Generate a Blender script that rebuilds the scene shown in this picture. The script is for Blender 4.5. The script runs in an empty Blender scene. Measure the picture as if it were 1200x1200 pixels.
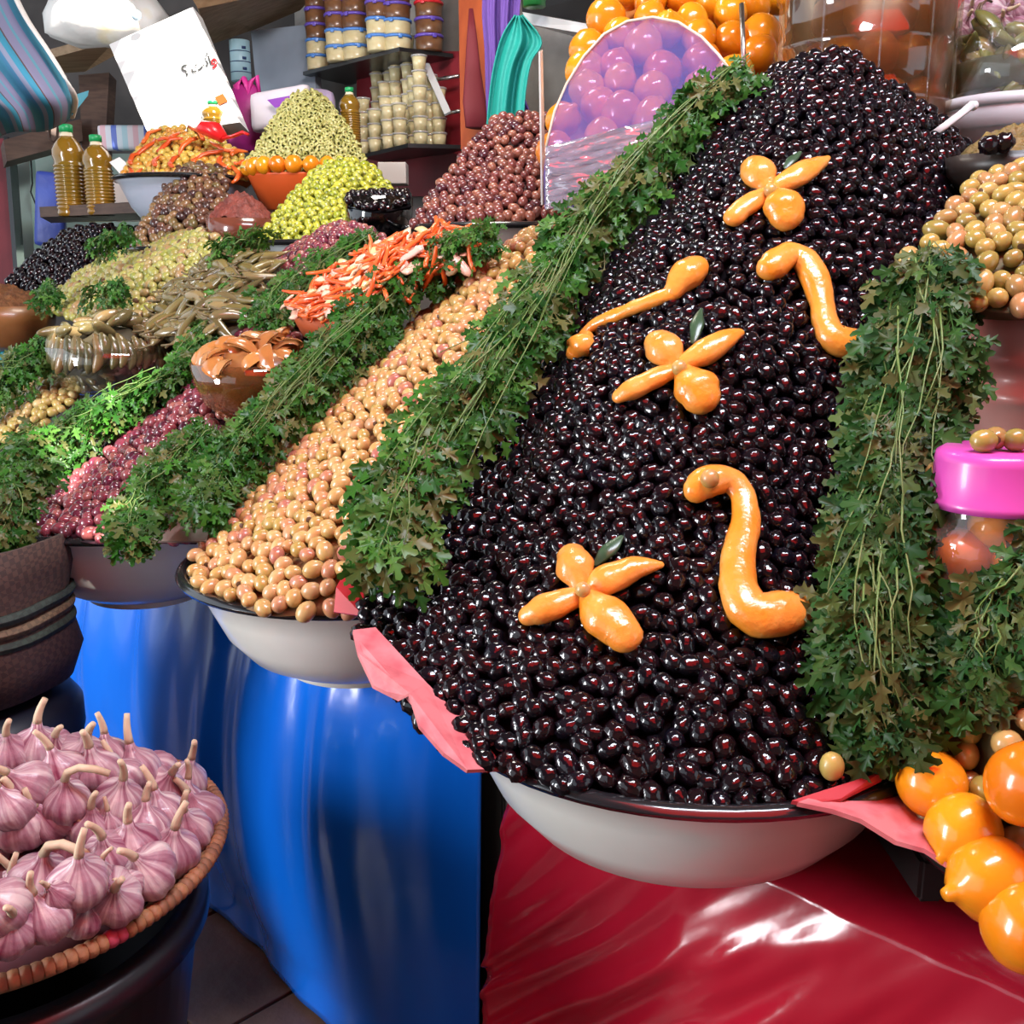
import bpy, bmesh, math, random
from mathutils import Vector, Matrix, Euler, noise
from mathutils.bvhtree import BVHTree
R = random.Random(7)
C = bpy.context.scene.collection
SC = bpy.context.scene
PI = math.pi
# ------------------------------------------------------------------ camera
PITCH = math.radians(13.0); CAM = Vector((0, 0, 1.2)); F = 1200.0
cp, sp = math.cos(PITCH), math.sin(PITCH)
cam = bpy.data.objects.new('camera', bpy.data.cameras.new('camera')); C.objects.link(cam)
cam.data.sensor_width = 36; cam.data.lens = 36.0
cam.location = CAM; cam.rotation_euler = (PI/2 - PITCH, 0, 0); cam.data.clip_start = .02
SC.camera = cam
SC.view_settings.view_transform = 'Standard'; SC.view_settings.look = 'None'
SC.view_settings.gamma = 1; SC.view_settings.use_curve_mapping = False
SC.view_settings.exposure = 0.6
# ------------------------------------------------------------------ light
w = bpy.data.worlds.new('world'); SC.world = w; w.use_nodes = True
bg = w.node_tree.nodes['Background']; bg.inputs[0].default_value = (.80, .90, 1.0, 1); bg.inputs[1].default_value = .9
SUN_DIR = Vector((-.30, .60, -.74)).normalized()      # direction the sunlight travels
sun = bpy.data.objects.new('sun', bpy.data.lights.new('sun', 'SUN')); C.objects.link(sun)
sun.data.energy = 11; sun.data.angle = math.radians(.6); sun.data.color = (1, .95, .86)
sun.rotation_euler = SUN_DIR.to_track_quat('-Z', 'Y').to_euler()
def area_lamp(name, loc, target, size, size_y, power, col):
    l = bpy.data.lights.new(name, 'AREA'); l.shape = 'RECTANGLE'; l.size = size; l.size_y = size_y; l.energy = power; l.color = col
    o = bpy.data.objects.new(name, l); C.objects.link(o); o.location = loc
    o.rotation_euler = (Vector(target)-Vector(loc)).to_track_quat('-Z', 'Y').to_euler()
    return o
area_lamp('skylight_over_stall', (.5, .55, 2.9), (.2, 1.5, .9), 1.4, .28, 50, (.78, .88, 1))
area_lamp('alley_daylight', (-2.7, .35, 1.25), (-.3, 1.3, .65), .55, 1.6, 58, (.95, .97, 1))
area_lamp('rear_lamp', (-.3, 2.2, 2.4), (-.5, 2.6, 1.4), .5, .3, 10, (1, .93, .82))
# ------------------------------------------------------------------ pixel helpers
def ray(px, py):
    x = (px-600)/F; y = (600-py)/F
    return Vector((x, cp+sp*y, -sp+cp*y))
def at(px, py, D): return CAM + ray(px, py)*D
def onz(px, py, z):
    r = ray(px, py); return CAM + r*((z-CAM.z)/r.z)
def bank(px, py, h=0):                    # the sloping stall bank, raised by h metres
    r = ray(px, py); k = CAM.z - (.80+h) + .483
    return CAM + r*(k/(.495*(r.x+r.y)-r.z))
def onv(px, py, v):                       # vertical plane parallel to the stall front
    r = ray(px, py); return CAM + r*(v/(.70711*(r.x+r.y)))
def proj(p):
    q = p-CAM; d = q.y*cp - q.z*sp; u = q.y*sp + q.z*cp
    return 600+F*q.x/d, 600-F*u/d, d
def uvz(u, v, z): return Vector((.70711*(u+v), .70711*(v-u), z))
UD = Vector((.70711, -.70711, 0)); VD = Vector((.70711, .70711, 0)); ZD = Vector((0, 0, 1))
# ------------------------------------------------------------------ materials
MATS = {}
def nd(nt, t, **k):
    n = nt.nodes.new(t)
    for a, b in k.items(): setattr(n, a, b)
    return n
def mat(name, col, rough=.5, spec=.5, col2=None, nscale=20, bump=0, bscale=60, metal=0, coat=0, sss=0, stretch=None, lo=.35, hi=.65, trans=0, detail=3):
    if name in MATS: return MATS[name]
    m = bpy.data.materials.new(name); m.use_nodes = True; MATS[name] = m
    nt = m.node_tree; b = nt.nodes['Principled BSDF']; L = nt.links.new
    b.inputs['Base Color'].default_value = (*col, 1); b.inputs['Roughness'].default_value = rough
    b.inputs['Specular IOR Level'].default_value = spec; b.inputs['Metallic'].default_value = metal
    b.inputs['Coat Weight'].default_value = coat; b.inputs['Coat Roughness'].default_value = .08
    if trans: b.inputs['Transmission Weight'].default_value = trans
    if sss:
        b.inputs['Subsurface Weight'].default_value = sss; b.inputs['Subsurface Radius'].default_value = (.01, .005, .003); b.inputs['Subsurface Scale'].default_value = .5
    src = None
    if col2 or bump:
        tc = nd(nt, 'ShaderNodeTexCoord'); src = tc.outputs['Object']
        if stretch:
            mp = nd(nt, 'ShaderNodeMapping'); mp.inputs['Scale'].default_value = stretch; L(src, mp.inputs[0]); src = mp.outputs[0]
    if col2:
        n = nd(nt, 'ShaderNodeTexNoise'); n.inputs['Scale'].default_value = nscale; n.inputs['Detail'].default_value = detail; L(src, n.inputs['Vector'])
        r = nd(nt, 'ShaderNodeValToRGB'); r.color_ramp.elements[0].position = lo; r.color_ramp.elements[1].position = hi
        r.color_ramp.elements[0].color = (*col, 1); r.color_ramp.elements[1].color = (*col2, 1)
        L(n.outputs[0], r.inputs[0]); L(r.outputs[0], b.inputs['Base Color'])
    if bump:
        n = nd(nt, 'ShaderNodeTexNoise'); n.inputs['Scale'].default_value = bscale; n.inputs['Detail'].default_value = 4; L(src, n.inputs['Vector'])
        bp = nd(nt, 'ShaderNodeBump'); bp.inputs['Strength'].default_value = bump; bp.inputs['Distance'].default_value = .01
        L(n.outputs[0], bp.inputs['Height']); L(bp.outputs[0], b.inputs['Normal'])
    return m
def ramp_mat(name, cols, rough=.3, spec=.5, spot=None, sscale=90, bump=0, bscale=120, transl=0, coat=0, sss=0, pos=None):
    """colour differs from one fruit or leaf to the next"""
    if name in MATS: return MATS[name]
    m = bpy.data.materials.new(name); m.use_nodes = True; MATS[name] = m
    nt = m.node_tree; b = nt.nodes['Principled BSDF']; L = nt.links.new
    oi = nd(nt, 'ShaderNodeObjectInfo'); ge = nd(nt, 'ShaderNodeNewGeometry')
    ad = nd(nt, 'ShaderNodeMath', operation='ADD'); L(oi.outputs['Random'], ad.inputs[0]); L(ge.outputs['Random Per Island'], ad.inputs[1])
    fr = nd(nt, 'ShaderNodeMath', operation='FRACT'); L(ad.outputs[0], fr.inputs[0])
    r = nd(nt, 'ShaderNodeValToRGB'); el = r.color_ramp.elements
    while len(el) < len(cols): el.new(.5)
    for i, c in enumerate(cols):
        el[i].position = pos[i] if pos else i/(len(cols)-1); el[i].color = (*c, 1)
    L(fr.outputs[0], r.inputs[0]); out = r.outputs[0]
    tc = nd(nt, 'ShaderNodeTexCoord')
    if spot:
        n = nd(nt, 'ShaderNodeTexNoise'); n.inputs['Scale'].default_value = sscale; n.inputs['Detail'].default_value = 2
        L(tc.outputs['Object'], n.inputs['Vector'])
        rr = nd(nt, 'ShaderNodeValToRGB'); rr.color_ramp.elements[0].position = .45; rr.color_ramp.elements[1].position = .68
        L(n.outputs[0], rr.inputs[0])
        mx = nd(nt, 'ShaderNodeMix', data_type='RGBA'); L(rr.outputs[0], mx.inputs['Factor']); L(out, mx.inputs['A']); mx.inputs['B'].default_value = (*spot, 1); out = mx.outputs['Result']
    L(out, b.inputs['Base Color'])
    b.inputs['Roughness'].default_value = rough; b.inputs['Specular IOR Level'].default_value = spec
    b.inputs['Coat Weight'].default_value = coat; b.inputs['Coat Roughness'].default_value = .1
    if sss:
        b.inputs['Subsurface Weight'].default_value = sss; b.inputs['Subsurface Radius'].default_value = (.01, .005, .003); b.inputs['Subsurface Scale'].default_value = .4
    if bump:
        n = nd(nt, 'ShaderNodeTexNoise'); n.inputs['Scale'].default_value = bscale; L(tc.outputs['Object'], n.inputs['Vector'])
        bp = nd(nt, 'ShaderNodeBump'); bp.inputs['Strength'].default_value = bump; bp.inputs['Distance'].default_value = .004
        L(n.outputs[0], bp.inputs['Height']); L(bp.outputs[0], b.inputs['Normal'])
    if transl:
        t = nd(nt, 'ShaderNodeBsdfTranslucent'); L(out, t.inputs[0]); ms = nd(nt, 'ShaderNodeMixShader'); ms.inputs[0].default_value = transl
        o = nt.nodes['Material Output']; L(b.outputs[0], ms.inputs[1]); L(t.outputs[0], ms.inputs[2]); L(ms.outputs[0], o.inputs[0])
    return m
def glass_mat(name, tint=(1, 1, 1), gloss=.12, rough=.03, haze=0, hazecol=(1, 1, 1), bump=0, bscale=30, stretch=(1, 1, 1), film=0):
    """thin clear sheet: see-through, tinted, with a reflective skin"""
    if name in MATS: return MATS[name]
    m = bpy.data.materials.new(name); m.use_nodes = True; MATS[name] = m
    nt = m.node_tree; nt.nodes.remove(nt.nodes['Principled BSDF']); L = nt.links.new; o = nt.nodes['Material Output']
    t = nd(nt, 'ShaderNodeBsdfTransparent'); t.inputs[0].default_value = (*tint, 1)
    g = nd(nt, 'ShaderNodeBsdfGlossy'); g.inputs['Roughness'].default_value = rough
    lw = nd(nt, 'ShaderNodeLayerWeight'); lw.inputs[0].default_value = .35
    mr = nd(nt, 'ShaderNodeMapRange'); mr.inputs[3].default_value = gloss; mr.inputs[4].default_value = min(1, gloss+.4)
    L(lw.outputs['Facing'], mr.inputs[0])
    if bump:
        tc = nd(nt, 'ShaderNodeTexCoord'); mp = nd(nt, 'ShaderNodeMapping'); mp.inputs['Scale'].default_value = stretch; L(tc.outputs['Object'], mp.inputs[0])
        n = nd(nt, 'ShaderNodeTexNoise'); n.inputs['Scale'].default_value = bscale; L(mp.outputs[0], n.inputs['Vector'])
        bp = nd(nt, 'ShaderNodeBump'); bp.inputs['Strength'].default_value = bump; bp.inputs['Distance'].default_value = .01; L(n.outputs[0], bp.inputs['Height'])
        L(bp.outputs[0], g.inputs['Normal']); L(bp.outputs[0], lw.inputs['Normal'])
    if film:
        tc = nd(nt, 'ShaderNodeTexCoord'); n = nd(nt, 'ShaderNodeTexNoise'); n.inputs['Scale'].default_value = 9; L(tc.outputs['Object'], n.inputs['Vector'])
        r = nd(nt, 'ShaderNodeValToRGB'); el = r.color_ramp.elements; el[0].position = .3; el[1].position = .7; e = el.new(.5)
        el[0].color = (.45, .3, 1, 1); el[1].color = (.55, .55, 1, 1); el[2].color = (.9, .5, .95, 1)
        L(n.outputs[0], r.inputs[0]); L(r.outputs[0], g.inputs[0])
    ms = nd(nt, 'ShaderNodeMixShader'); L(mr.outputs[0], ms.inputs[0]); L(t.outputs[0], ms.inputs[1]); L(g.outputs[0], ms.inputs[2]); out = ms.outputs[0]
    if haze:
        d = nd(nt, 'ShaderNodeBsdfDiffuse'); d.inputs[0].default_value = (*hazecol, 1)
        m2 = nd(nt, 'ShaderNodeMixShader'); m2.inputs[0].default_value = haze; L(out, m2.inputs[1]); L(d.outputs[0], m2.inputs[2]); out = m2.outputs[0]
    L(out, o.inputs[0])
    return m
# ------------------------------------------------------------------ object helpers
def tag(o, label=None, cat=None, group=None, kind=None):
    if label: o['label'] = label
    if cat: o['category'] = cat
    if group: o['group'] = group
    if kind: o['kind'] = kind
    return o
def mk_mesh(name, V, Fs, mats, smooth=True, mi=None):
    me = bpy.data.meshes.new(name); me.from_pydata([tuple(v) for v in V], [], Fs)
    for m in (mats if isinstance(mats, (list, tuple)) else [mats]): me.materials.append(m)
    if mi: me.polygons.foreach_set('material_index', mi)
    me.polygons.foreach_set('use_smooth', [smooth]*len(me.polygons)); me.update()
    return me
def ob(name, me, parent=None, loc=None, rot=None):
    o = bpy.data.objects.new(name, me); C.objects.link(o)
    if parent: o.parent = parent
    if loc is not None: o.location = loc
    if rot is not None: o.rotation_euler = rot
    return o
def empty(name, loc=(0, 0, 0), rot=(0, 0, 0)):
    o = bpy.data.objects.new(name, None); C.objects.link(o); o.location = loc; o.rotation_euler = rot; o.empty_display_size = .05
    return o
def part(name, V, Fs, m, parent, smooth=True, mi=None):
    """a part given in world coordinates, under a thing that has its own place"""
    inv = (Matrix.LocRotScale(parent.location, parent.rotation_euler, parent.scale)).inverted()
    if parent.parent:
        q = parent.parent; inv = inv @ (Matrix.LocRotScale(q.location, q.rotation_euler, q.scale)).inverted()
    return ob(name, mk_mesh(name, [inv @ Vector(v) for v in V], Fs, m, smooth, mi), parent)
def thing_mesh(name, V, Fs, m, label, cat, group=None, kind=None, smooth=True, mi=None):
    V = [Vector(v) for v in V]
    c = Vector((sum(v.x for v in V)/len(V), sum(v.y for v in V)/len(V), min(v.z for v in V)))
    o = ob(name, mk_mesh(name, [v-c for v in V], Fs, m, smooth, mi), None, c)
    return tag(o, label, cat, group, kind)
def copy_tree(o, parent=None):
    c = o.copy(); C.objects.link(c); c.parent = parent
    for ch in list(o.children): copy_tree(ch, c)
    return c
def lathe(prof, seg=32, lobes=None):
    V, Fs = [], []
    for i, (r, z) in enumerate(prof):
        for k in range(seg):
            a = 2*PI*k/seg; rr = r if not lobes else lobes(r, z, a)
            V.append(Vector((rr*math.cos(a), rr*math.sin(a), z)))
    for i in range(len(prof)-1):
        for k in range(seg):
            a, b = i*seg+k, i*seg+(k+1) % seg
            Fs.append((a, b, b+seg, a+seg))
    if prof[0][0] > 1e-5: Fs.append(tuple(range(seg))[::-1])
    if prof[-1][0] > 1e-5 : Fs.append(tuple((len(prof)-1)*seg+k for k in range(seg)))
    return V, Fs
def lathe_open(prof, seg=32):
    V, Fs = lathe(prof, seg)
    return V, [f for f in Fs if len(f) == 4]
def tf(VF, M): return [M @ v for v in VF[0]], VF[1]
def T(loc, rz=0, rx=0, ry=0, s=1): return Matrix.Translation(loc) @ Euler((rx, ry, rz)).to_matrix().to_4x4() @ Matrix.Scale(s, 4)
def join(*vfs):
    V, Fs = [], []
    for v, f in vfs:
        n = len(V); V += list(v); Fs += [tuple(i+n for i in q) for q in f]
    return V, Fs
def tube(pts, rad, seg=8, up=Vector((0, 0, 1)), flat=1.0, nrm=None):
    """sweep of an elliptical section; nrm: surface normals that set the flat side"""
    pts = [Vector(p) for p in pts]; n = len(pts)
    rad = rad if isinstance(rad, (list, tuple)) else [rad]*n
    V, Fs = [], []
    for i, p in enumerate(pts):
        d = (pts[min(i+1, n-1)]-pts[max(i-1, 0)]).normalized()
        nn = nrm[i] if nrm else up
        s = d.cross(nn)
        if s.length < 1e-4: s = d.cross(Vector((1, 0, .1)))
        s.normalize(); t = s.cross(d).normalized()
        for k in range(seg):
            a = 2*PI*k/seg; V.append(p+s*(rad[i]*math.cos(a))+t*(rad[i]*flat*math.sin(a)))
    for i in range(n-1):
        for k in range(seg):
            a, b = i*seg+k, i*seg+(k+1) % seg; Fs.append((a, b, b+seg, a+seg))
    Fs.append(tuple(range(seg))[::-1]); Fs.append(tuple((n-1)*seg+k for k in range(seg)))
    return V, Fs
def boxv(c, sx, sy, sz, X=Vector((1, 0, 0)), Y=Vector((0, 1, 0)), Z=Vector((0, 0, 1)), bev=0):
    bm = bmesh.new(); bmesh.ops.create_cube(bm, size=1)
    for v in bm.verts: v.co = Vector((v.co.x*sx, v.co.y*sy, v.co.z*sz))
    if bev: bmesh.ops.bevel(bm, geom=bm.edges[:], offset=bev, segments=2, affect='EDGES', profile=.6)
    V = [Vector(c)+X*v.co.x+Y*v.co.y+Z*v.co.z for v in bm.verts]; bm.verts.index_update()
    Fs = [tuple(v.index for v in f.verts) for f in bm.faces]; bm.free()
    return V, Fs
def slab(P, th, toward=None):
    """a flat polygon of world points given thickness away from the camera"""
    P = [Vector(p) for p in P]; n = Vector((0, 0, 0))
    for i in range(len(P)): n += (P[i]-P[0]).cross(P[(i+1) % len(P)]-P[0])
    n.normalize(); c = sum(P, Vector())/len(P)
    if n.dot(CAM-c) < 0: P = P[::-1]; n = -n
    k = len(P); V = P+[p-n*th for p in P]
    Fs = [tuple(range(k)), tuple(range(2*k-1, k-1, -1))]+[((i+1) % k, i, i+k, (i+1) % k+k) for i in range(k)]
    return V, Fs
def cat(P, t):
    """Catmull-Rom through list P, t in 0..1"""
    n = len(P)-1; x = min(max(t, 0), 1)*n; i = min(int(x), n-1); f = x-i
    a, b, c, d = P[max(i-1, 0)], P[i], P[i+1], P[min(i+2, n)]
    return .5*((2*b)+(c-a)*f+(2*a-5*b+4*c-d)*f*f+(3*b-a-3*c+d)*f**3)
def grid_of(rows, nu=24, nv=32):
    return [[cat([cat(r, j/(nu-1)) for r in rows], i/(nv-1)) for j in range(nu)] for i in range(nv)]
def grid_mesh(G):
    nv, nu = len(G), len(G[0]); V = [p for r in G for p in r]
    Fs = [(i*nu+j, i*nu+j+1, (i+1)*nu+j+1, (i+1)*nu+j) for i in range(nv-1) for j in range(nu-1)]
    return V, Fs
def thick_grid(G, th):
    """grid with real thickness away from the camera"""
    V, Fs = grid_mesh(G); nv, nu = len(G), len(G[0]); nn = []
    for i in range(nv):
        for j in range(nu):
            a = G[min(i+1, nv-1)][j]-G[max(i-1, 0)][j]; b = G[i][min(j+1, nu-1)]-G[i][max(j-1, 0)]
            n = b.cross(a).normalized()
            if n.dot(CAM-G[i][j]) < 0: n = -n
            nn.append(n)
    k = len(V); V2 = V+[v-n*th for v, n in zip(V, nn)]
    F2 = list(Fs)+[tuple(x+k for x in f[::-1]) for f in Fs]
    bd = [j for j in range(nu)]+[i*nu+nu-1 for i in range(1, nv)]+[(nv-1)*nu+j for j in range(nu-2, -1, -1)]+[i*nu for i in range(nv-2, 0, -1)]
    for a, b in zip(bd, bd[1:]+bd[:1]): F2.append((b, a, a+k, b+k))
    return V2, F2
# ------------------------------------------------------------------ fruit templates
def ell(name, r, el, m, seg=10, rings=7, wrinkle=0, seed=0, scar=None, tip=0, seamless=True):
    """olive-like fruit, long axis X"""
    rr = random.Random(seed); V, Fs, mi = [], [], []
    V.append(Vector((-r*el, 0, 0)))
    for i in range(1, rings):
        a = PI*i/rings; x = -math.cos(a)*r*el; q = math.sin(a)**.92*r
        if tip and x > 0: q *= 1-tip*(x/(r*el))**2
        for k in range(seg):
            b = 2*PI*k/seg; V.append(Vector((x, q*math.cos(b), q*math.sin(b))))
    V.append(Vector((r*el*(1+tip*.3), 0, 0)))
    if scar: V[0].x *= .9
    if wrinkle:
        off = Vector((seed*7.3, 1.7, 3.1))
        for v in V: v *= 1+wrinkle*(noise.noise(v*230+off)+.5*noise.noise(v*520+off))
    for k in range(seg): Fs.append((0, 1+(k+1) % seg, 1+k)); mi.append(1 if scar else 0)
    for i in range(rings-2):
        for k in range(seg):
            a, b = 1+i*seg+k, 1+i*seg+(k+1) % seg; Fs.append((a, b, b+seg, a+seg)); mi.append(0)
    e = len(V)-1; s0 = 1+(rings-2)*seg
    for k in range(seg): Fs.append((e, s0+k, s0+(k+1) % seg)); mi.append(0)
    return mk_mesh(name, V, Fs, [m, scar] if scar else [m], True, mi)
def normals(G):
    nv, nu = len(G), len(G[0]); N = []
    for i in range(nv):
        row = []
        for j in range(nu):
            a = G[min(i+1, nv-1)][j]-G[max(i-1, 0)][j]; b = G[i][min(j+1, nu-1)]-G[i][max(j-1, 0)]
            n = b.cross(a)
            n = n.normalized() if n.length > 1e-9 else Vector((0, -.7, .7))
            if n.dot(CAM-G[i][j]) < 0: n = -n
            row.append(n)
        N.append(row)
    return N
def scatter(G, dmin, tries, rnd, margin=70, cap=None):
    nv, nu = len(G), len(G[0]); N = normals(G); cells = {}; out = []
    A = []; tot = 0
    for i in range(nv-1):
        for j in range(nu-1):
            tot += ((G[i+1][j]-G[i][j]).cross(G[i][j+1]-G[i][j])).length; A.append(tot)
    import bisect
    for _ in range(tries):
        q = bisect.bisect(A, rnd.random()*tot); q = min(q, len(A)-1); i, j = divmod(q, nu-1); a, b = rnd.random(), rnd.random()
        p = (G[i][j]*(1-a)*(1-b)+G[i+1][j]*a*(1-b)+G[i][j+1]*(1-a)*b+G[i+1][j+1]*a*b)
        k = (int(p.x//dmin), int(p.y//dmin), int(p.z//dmin)); ok = True
        for dx in (-1, 0, 1):
            for dy in (-1, 0, 1):
                for dz in (-1, 0, 1):
                    for o in cells.get((k[0]+dx, k[1]+dy, k[2]+dz), ()):
                        if (o-p).length_squared < dmin*dmin: ok = False; break
                    if not ok: break
                if not ok: break
            if not ok: break
        if not ok: continue
        x, y, d = proj(p)
        cells.setdefault(k, []).append(p)
        if -margin < x < 1200+margin and -margin < y < 1200+margin: out.append((p, N[i][j]))
        if cap and len(out) >= cap: break
    return out
def frame(n, ang, tilt, rnd):
    """matrix with Z along n, turned by ang about it, tipped at random"""
    q = n.to_track_quat('Z', 'Y').to_matrix() @ Euler((rnd.uniform(-tilt, tilt), rnd.uniform(-tilt, tilt), ang)).to_matrix()
    return q.to_4x4()
HEAPS = {}
def heap(name, one, rows, meshes, dmin, core_mat, label, group, restlabel, category='olive', nind=300, tries=30000, lift=.3, d=.02, tilt=.5, seed=1, sj=.12, skirt=.02, back=.10, nu=24, nv=32, sink=.45, bumpy=.0, margin=70):
    rnd = random.Random(seed)
    G = grid_of(rows, nu, nv)
    if bumpy:
        for r in G:
            for i, p in enumerate(r): r[i] = p+Vector((0, 0, bumpy*noise.noise(p*9+Vector((seed, 0, 0)))))
    pts = scatter(G, dmin, tries, rnd, margin)
    inst = []
    for p, n in pts:
        m = Matrix.Translation(p+n*(d*(lift-.25+rnd.uniform(-.12, .12)))) @ frame(n, rnd.uniform(0, 2*PI), tilt, rnd)
        s = 1+rnd.uniform(-sj, sj)
        inst.append((proj(p), m @ Matrix.Diagonal((s*(1+rnd.uniform(-.06, .06)), s, s, 1)), rnd.choice(meshes), n))
    def score(it):
        (x, y, D), m, me, n = it
        inf = -5 < x < 1205 and -5 < y < 1205
        return (0 if inf else 1, D)
    inst.sort(key=score)
    for (pp, m, me, n) in inst[:nind]:
        o = ob(one, me); o.matrix_world = m; tag(o, label, category, group)
    # the rest of the heap and its packed inside: one uncountable mass
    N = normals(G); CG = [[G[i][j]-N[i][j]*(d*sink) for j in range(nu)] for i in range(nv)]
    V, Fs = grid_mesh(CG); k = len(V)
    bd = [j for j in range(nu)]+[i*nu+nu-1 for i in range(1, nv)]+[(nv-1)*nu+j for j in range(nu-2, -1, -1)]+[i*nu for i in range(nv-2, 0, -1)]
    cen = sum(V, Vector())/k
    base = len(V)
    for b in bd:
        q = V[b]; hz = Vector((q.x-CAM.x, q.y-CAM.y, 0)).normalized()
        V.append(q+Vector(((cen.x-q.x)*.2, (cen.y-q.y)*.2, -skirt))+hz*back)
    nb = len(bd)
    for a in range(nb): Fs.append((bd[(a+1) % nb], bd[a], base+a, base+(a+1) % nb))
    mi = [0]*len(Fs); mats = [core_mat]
    for (pp, m, me, n) in inst[nind:]:
        o0 = len(V); V += [m @ v.co for v in me.vertices]
        idx = []
        for mm in me.materials:
            if mm not in mats: mats.append(mm)
            idx.append(mats.index(mm))
        for f in me.polygons:
            Fs.append(tuple(i+o0 for i in f.vertices)); mi.append(idx[f.material_index])
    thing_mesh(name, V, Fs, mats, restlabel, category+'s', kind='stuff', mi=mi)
    bv = BVHTree.FromPolygons([v.copy() for v in (p for r in G for p in r)], grid_mesh(G)[1])
    HEAPS[name] = (bv, G)
    return len(pts)
def hit(hname, px, py, off=0):
    bv = HEAPS[hname][0]; r = ray(px, py).normalized(); loc, n, i, dist = bv.ray_cast(CAM, r)
    if loc is None:
        p = CAM+r*1.1; loc, n, i, dist = bv.find_nearest(p)
    if n.dot(CAM-loc) < 0: n = -n
    return loc+n*off, n
# ------------------------------------------------------------------ shared materials
M_enamel = mat('enamel', (.78, .77, .72), .22, .6, col2=(.70, .69, .63), nscale=7, coat=.3)
M_rim = mat('rim_black', (.012, .012, .014), .18, .6, coat=.4)
M_glass = glass_mat('clear_glass', (.97, .98, .97), .06)
M_plasticclear = glass_mat('clear_plastic', (.94, .93, .93), .08, .12, haze=.12)
M_dark = mat('dark_cloth', (.02, .018, .018), .85)
M_wood = mat('plywood', (.42, .27, .15), .6, col2=(.30, .18, .09), nscale=6, stretch=(1, 9, 9), bump=.1)
M_darkwood = mat('dark_wood', (.10, .055, .035), .6, col2=(.06, .03, .02), nscale=8, stretch=(2, 2, 12))
M_pinkcard = mat('pink_card', (.62, .19, .20), .6, col2=(.40, .05, .07), nscale=30, lo=.45, hi=.75)
# ================================================================== SETTING
M_floor = mat('floor_tile', (.12, .072, .052), .5, col2=(.055, .032, .024), nscale=5, bump=.25, bscale=30)
M_joint = mat('floor_joint', (.02, .014, .012), .8)
fl = tag(ob('floor', mk_mesh('floor', [(-9, -5, -.006), (6, -5, -.006), (6, 8, -.006), (-9, 8, -.006)], [(0, 1, 2, 3)], M_joint)), kind='structure')
tile = mk_mesh('tile', *boxv((0, 0, -.01), .292, .292, .02, UD, VD, bev=.003), M_floor, False)
for i in range(-9, 5):
    for j in range(-3, 5):
        c = uvz(i*.30-.9, j*.30-.1, 0); x, y, d = proj(c)
        if d > .3 and -250 < x < 800 and y < 1700: ob('tile', tile, fl, c)
M_wall = mat('plaster', (.30, .29, .27), .9, col2=(.16, .15, .14), nscale=4, bump=.2)
M_wallred = mat('red_wall', (.30, .015, .025), .55, col2=(.20, .01, .02), nscale=5)
def wall(name, P, th, m): return tag(ob(name, mk_mesh(name, *slab(P, th), m, False)), kind='structure')
wall('wall_back', [uvz(-3.6, 2.42, 0), uvz(2.4, 2.42, 0), uvz(2.4, 2.42, 2.7), uvz(-3.6, 2.42, 2.7)], .08, M_wall)
wall('wall_left', [at(-260, 700, 4.4), at(430, 700, 4.4), at(430, -260, 4.4), at(-260, -260, 4.4)], .06, mat('dark_wall', (.055, .05, .05), .9, col2=(.10, .09, .085), nscale=4))  # near-black grey mottled with a second dark grey
tag(ob('ceiling', mk_mesh('ceiling', *boxv(uvz(-.4, 2.1, 2.45), 5.6, .95, .04, UD, VD), M_wood, False)), kind='structure')
# red awning over the alley, open towards the left so that a shaft of sun gets in
M_awn = bpy.data.materials.new('red_awning'); M_awn.use_nodes = True
_n = M_awn.node_tree; _b = _n.nodes['Principled BSDF']; _b.inputs['Base Color'].default_value = (.75, .03, .03, 1); _b.inputs['Roughness'].default_value = .7
_t = _n.nodes.new('ShaderNodeBsdfTranslucent'); _t.inputs[0].default_value = (1, .03, .02, 1)
_m = _n.nodes.new('ShaderNodeMixShader'); _m.inputs[0].default_value = .85
_n.links.new(_b.outputs[0], _m.inputs[1]); _n.links.new(_t.outputs[0], _m.inputs[2]); _n.links.new(_m.outputs[0], _n.nodes['Material Output'].inputs[0])
AZ = 3.0
M_canvas = mat('brown_canvas', (.16, .12, .09), .9)
def up_at(p):                      # where the sunbeam that reaches p crosses the roof
    return p-SUN_DIR*((AZ-p.z)/(-SUN_DIR.z))
HOLES = [([at(125, 0, 3.3), at(235, 0, 3.2), at(290, 150, 3.1), at(170, 165, 3.2)], .03), ([bank(38, 568, .08), bank(92, 500, .08), bank(150, 447, .08), bank(205, 430, .08), bank(182, 462, .08), bank(118, 518, .08), bank(66, 578, .08)], .0),
         ([at(70, 345, 2.1), at(125, 345, 2.1), at(115, 400, 2.05), at(70, 400, 2.05)], .0), ([at(100, 640, 1.6), at(150, 640, 1.6), at(150, 675, 1.6), at(100, 675, 1.6)], .0), ([at(60, 0, 3.4), at(180, 0, 3.4), at(180, 50, 3.4), at(60, 50, 3.4)], .02)]
def inpoly(x, y, q, g):
    c = sum(q, Vector())/len(q); q = [c+(v-c)*(1+g) for v in q]; r = False
    for i in range(len(q)):
        a, b = q[i], q[i-1]
        if (a.y > y) != (b.y > y) and x < (b.x-a.x)*(y-a.y)/(b.y-a.y)+a.x: r = not r
    return r
HP = [([up_at(p) for p in q], g) for q, g in HOLES]
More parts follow.
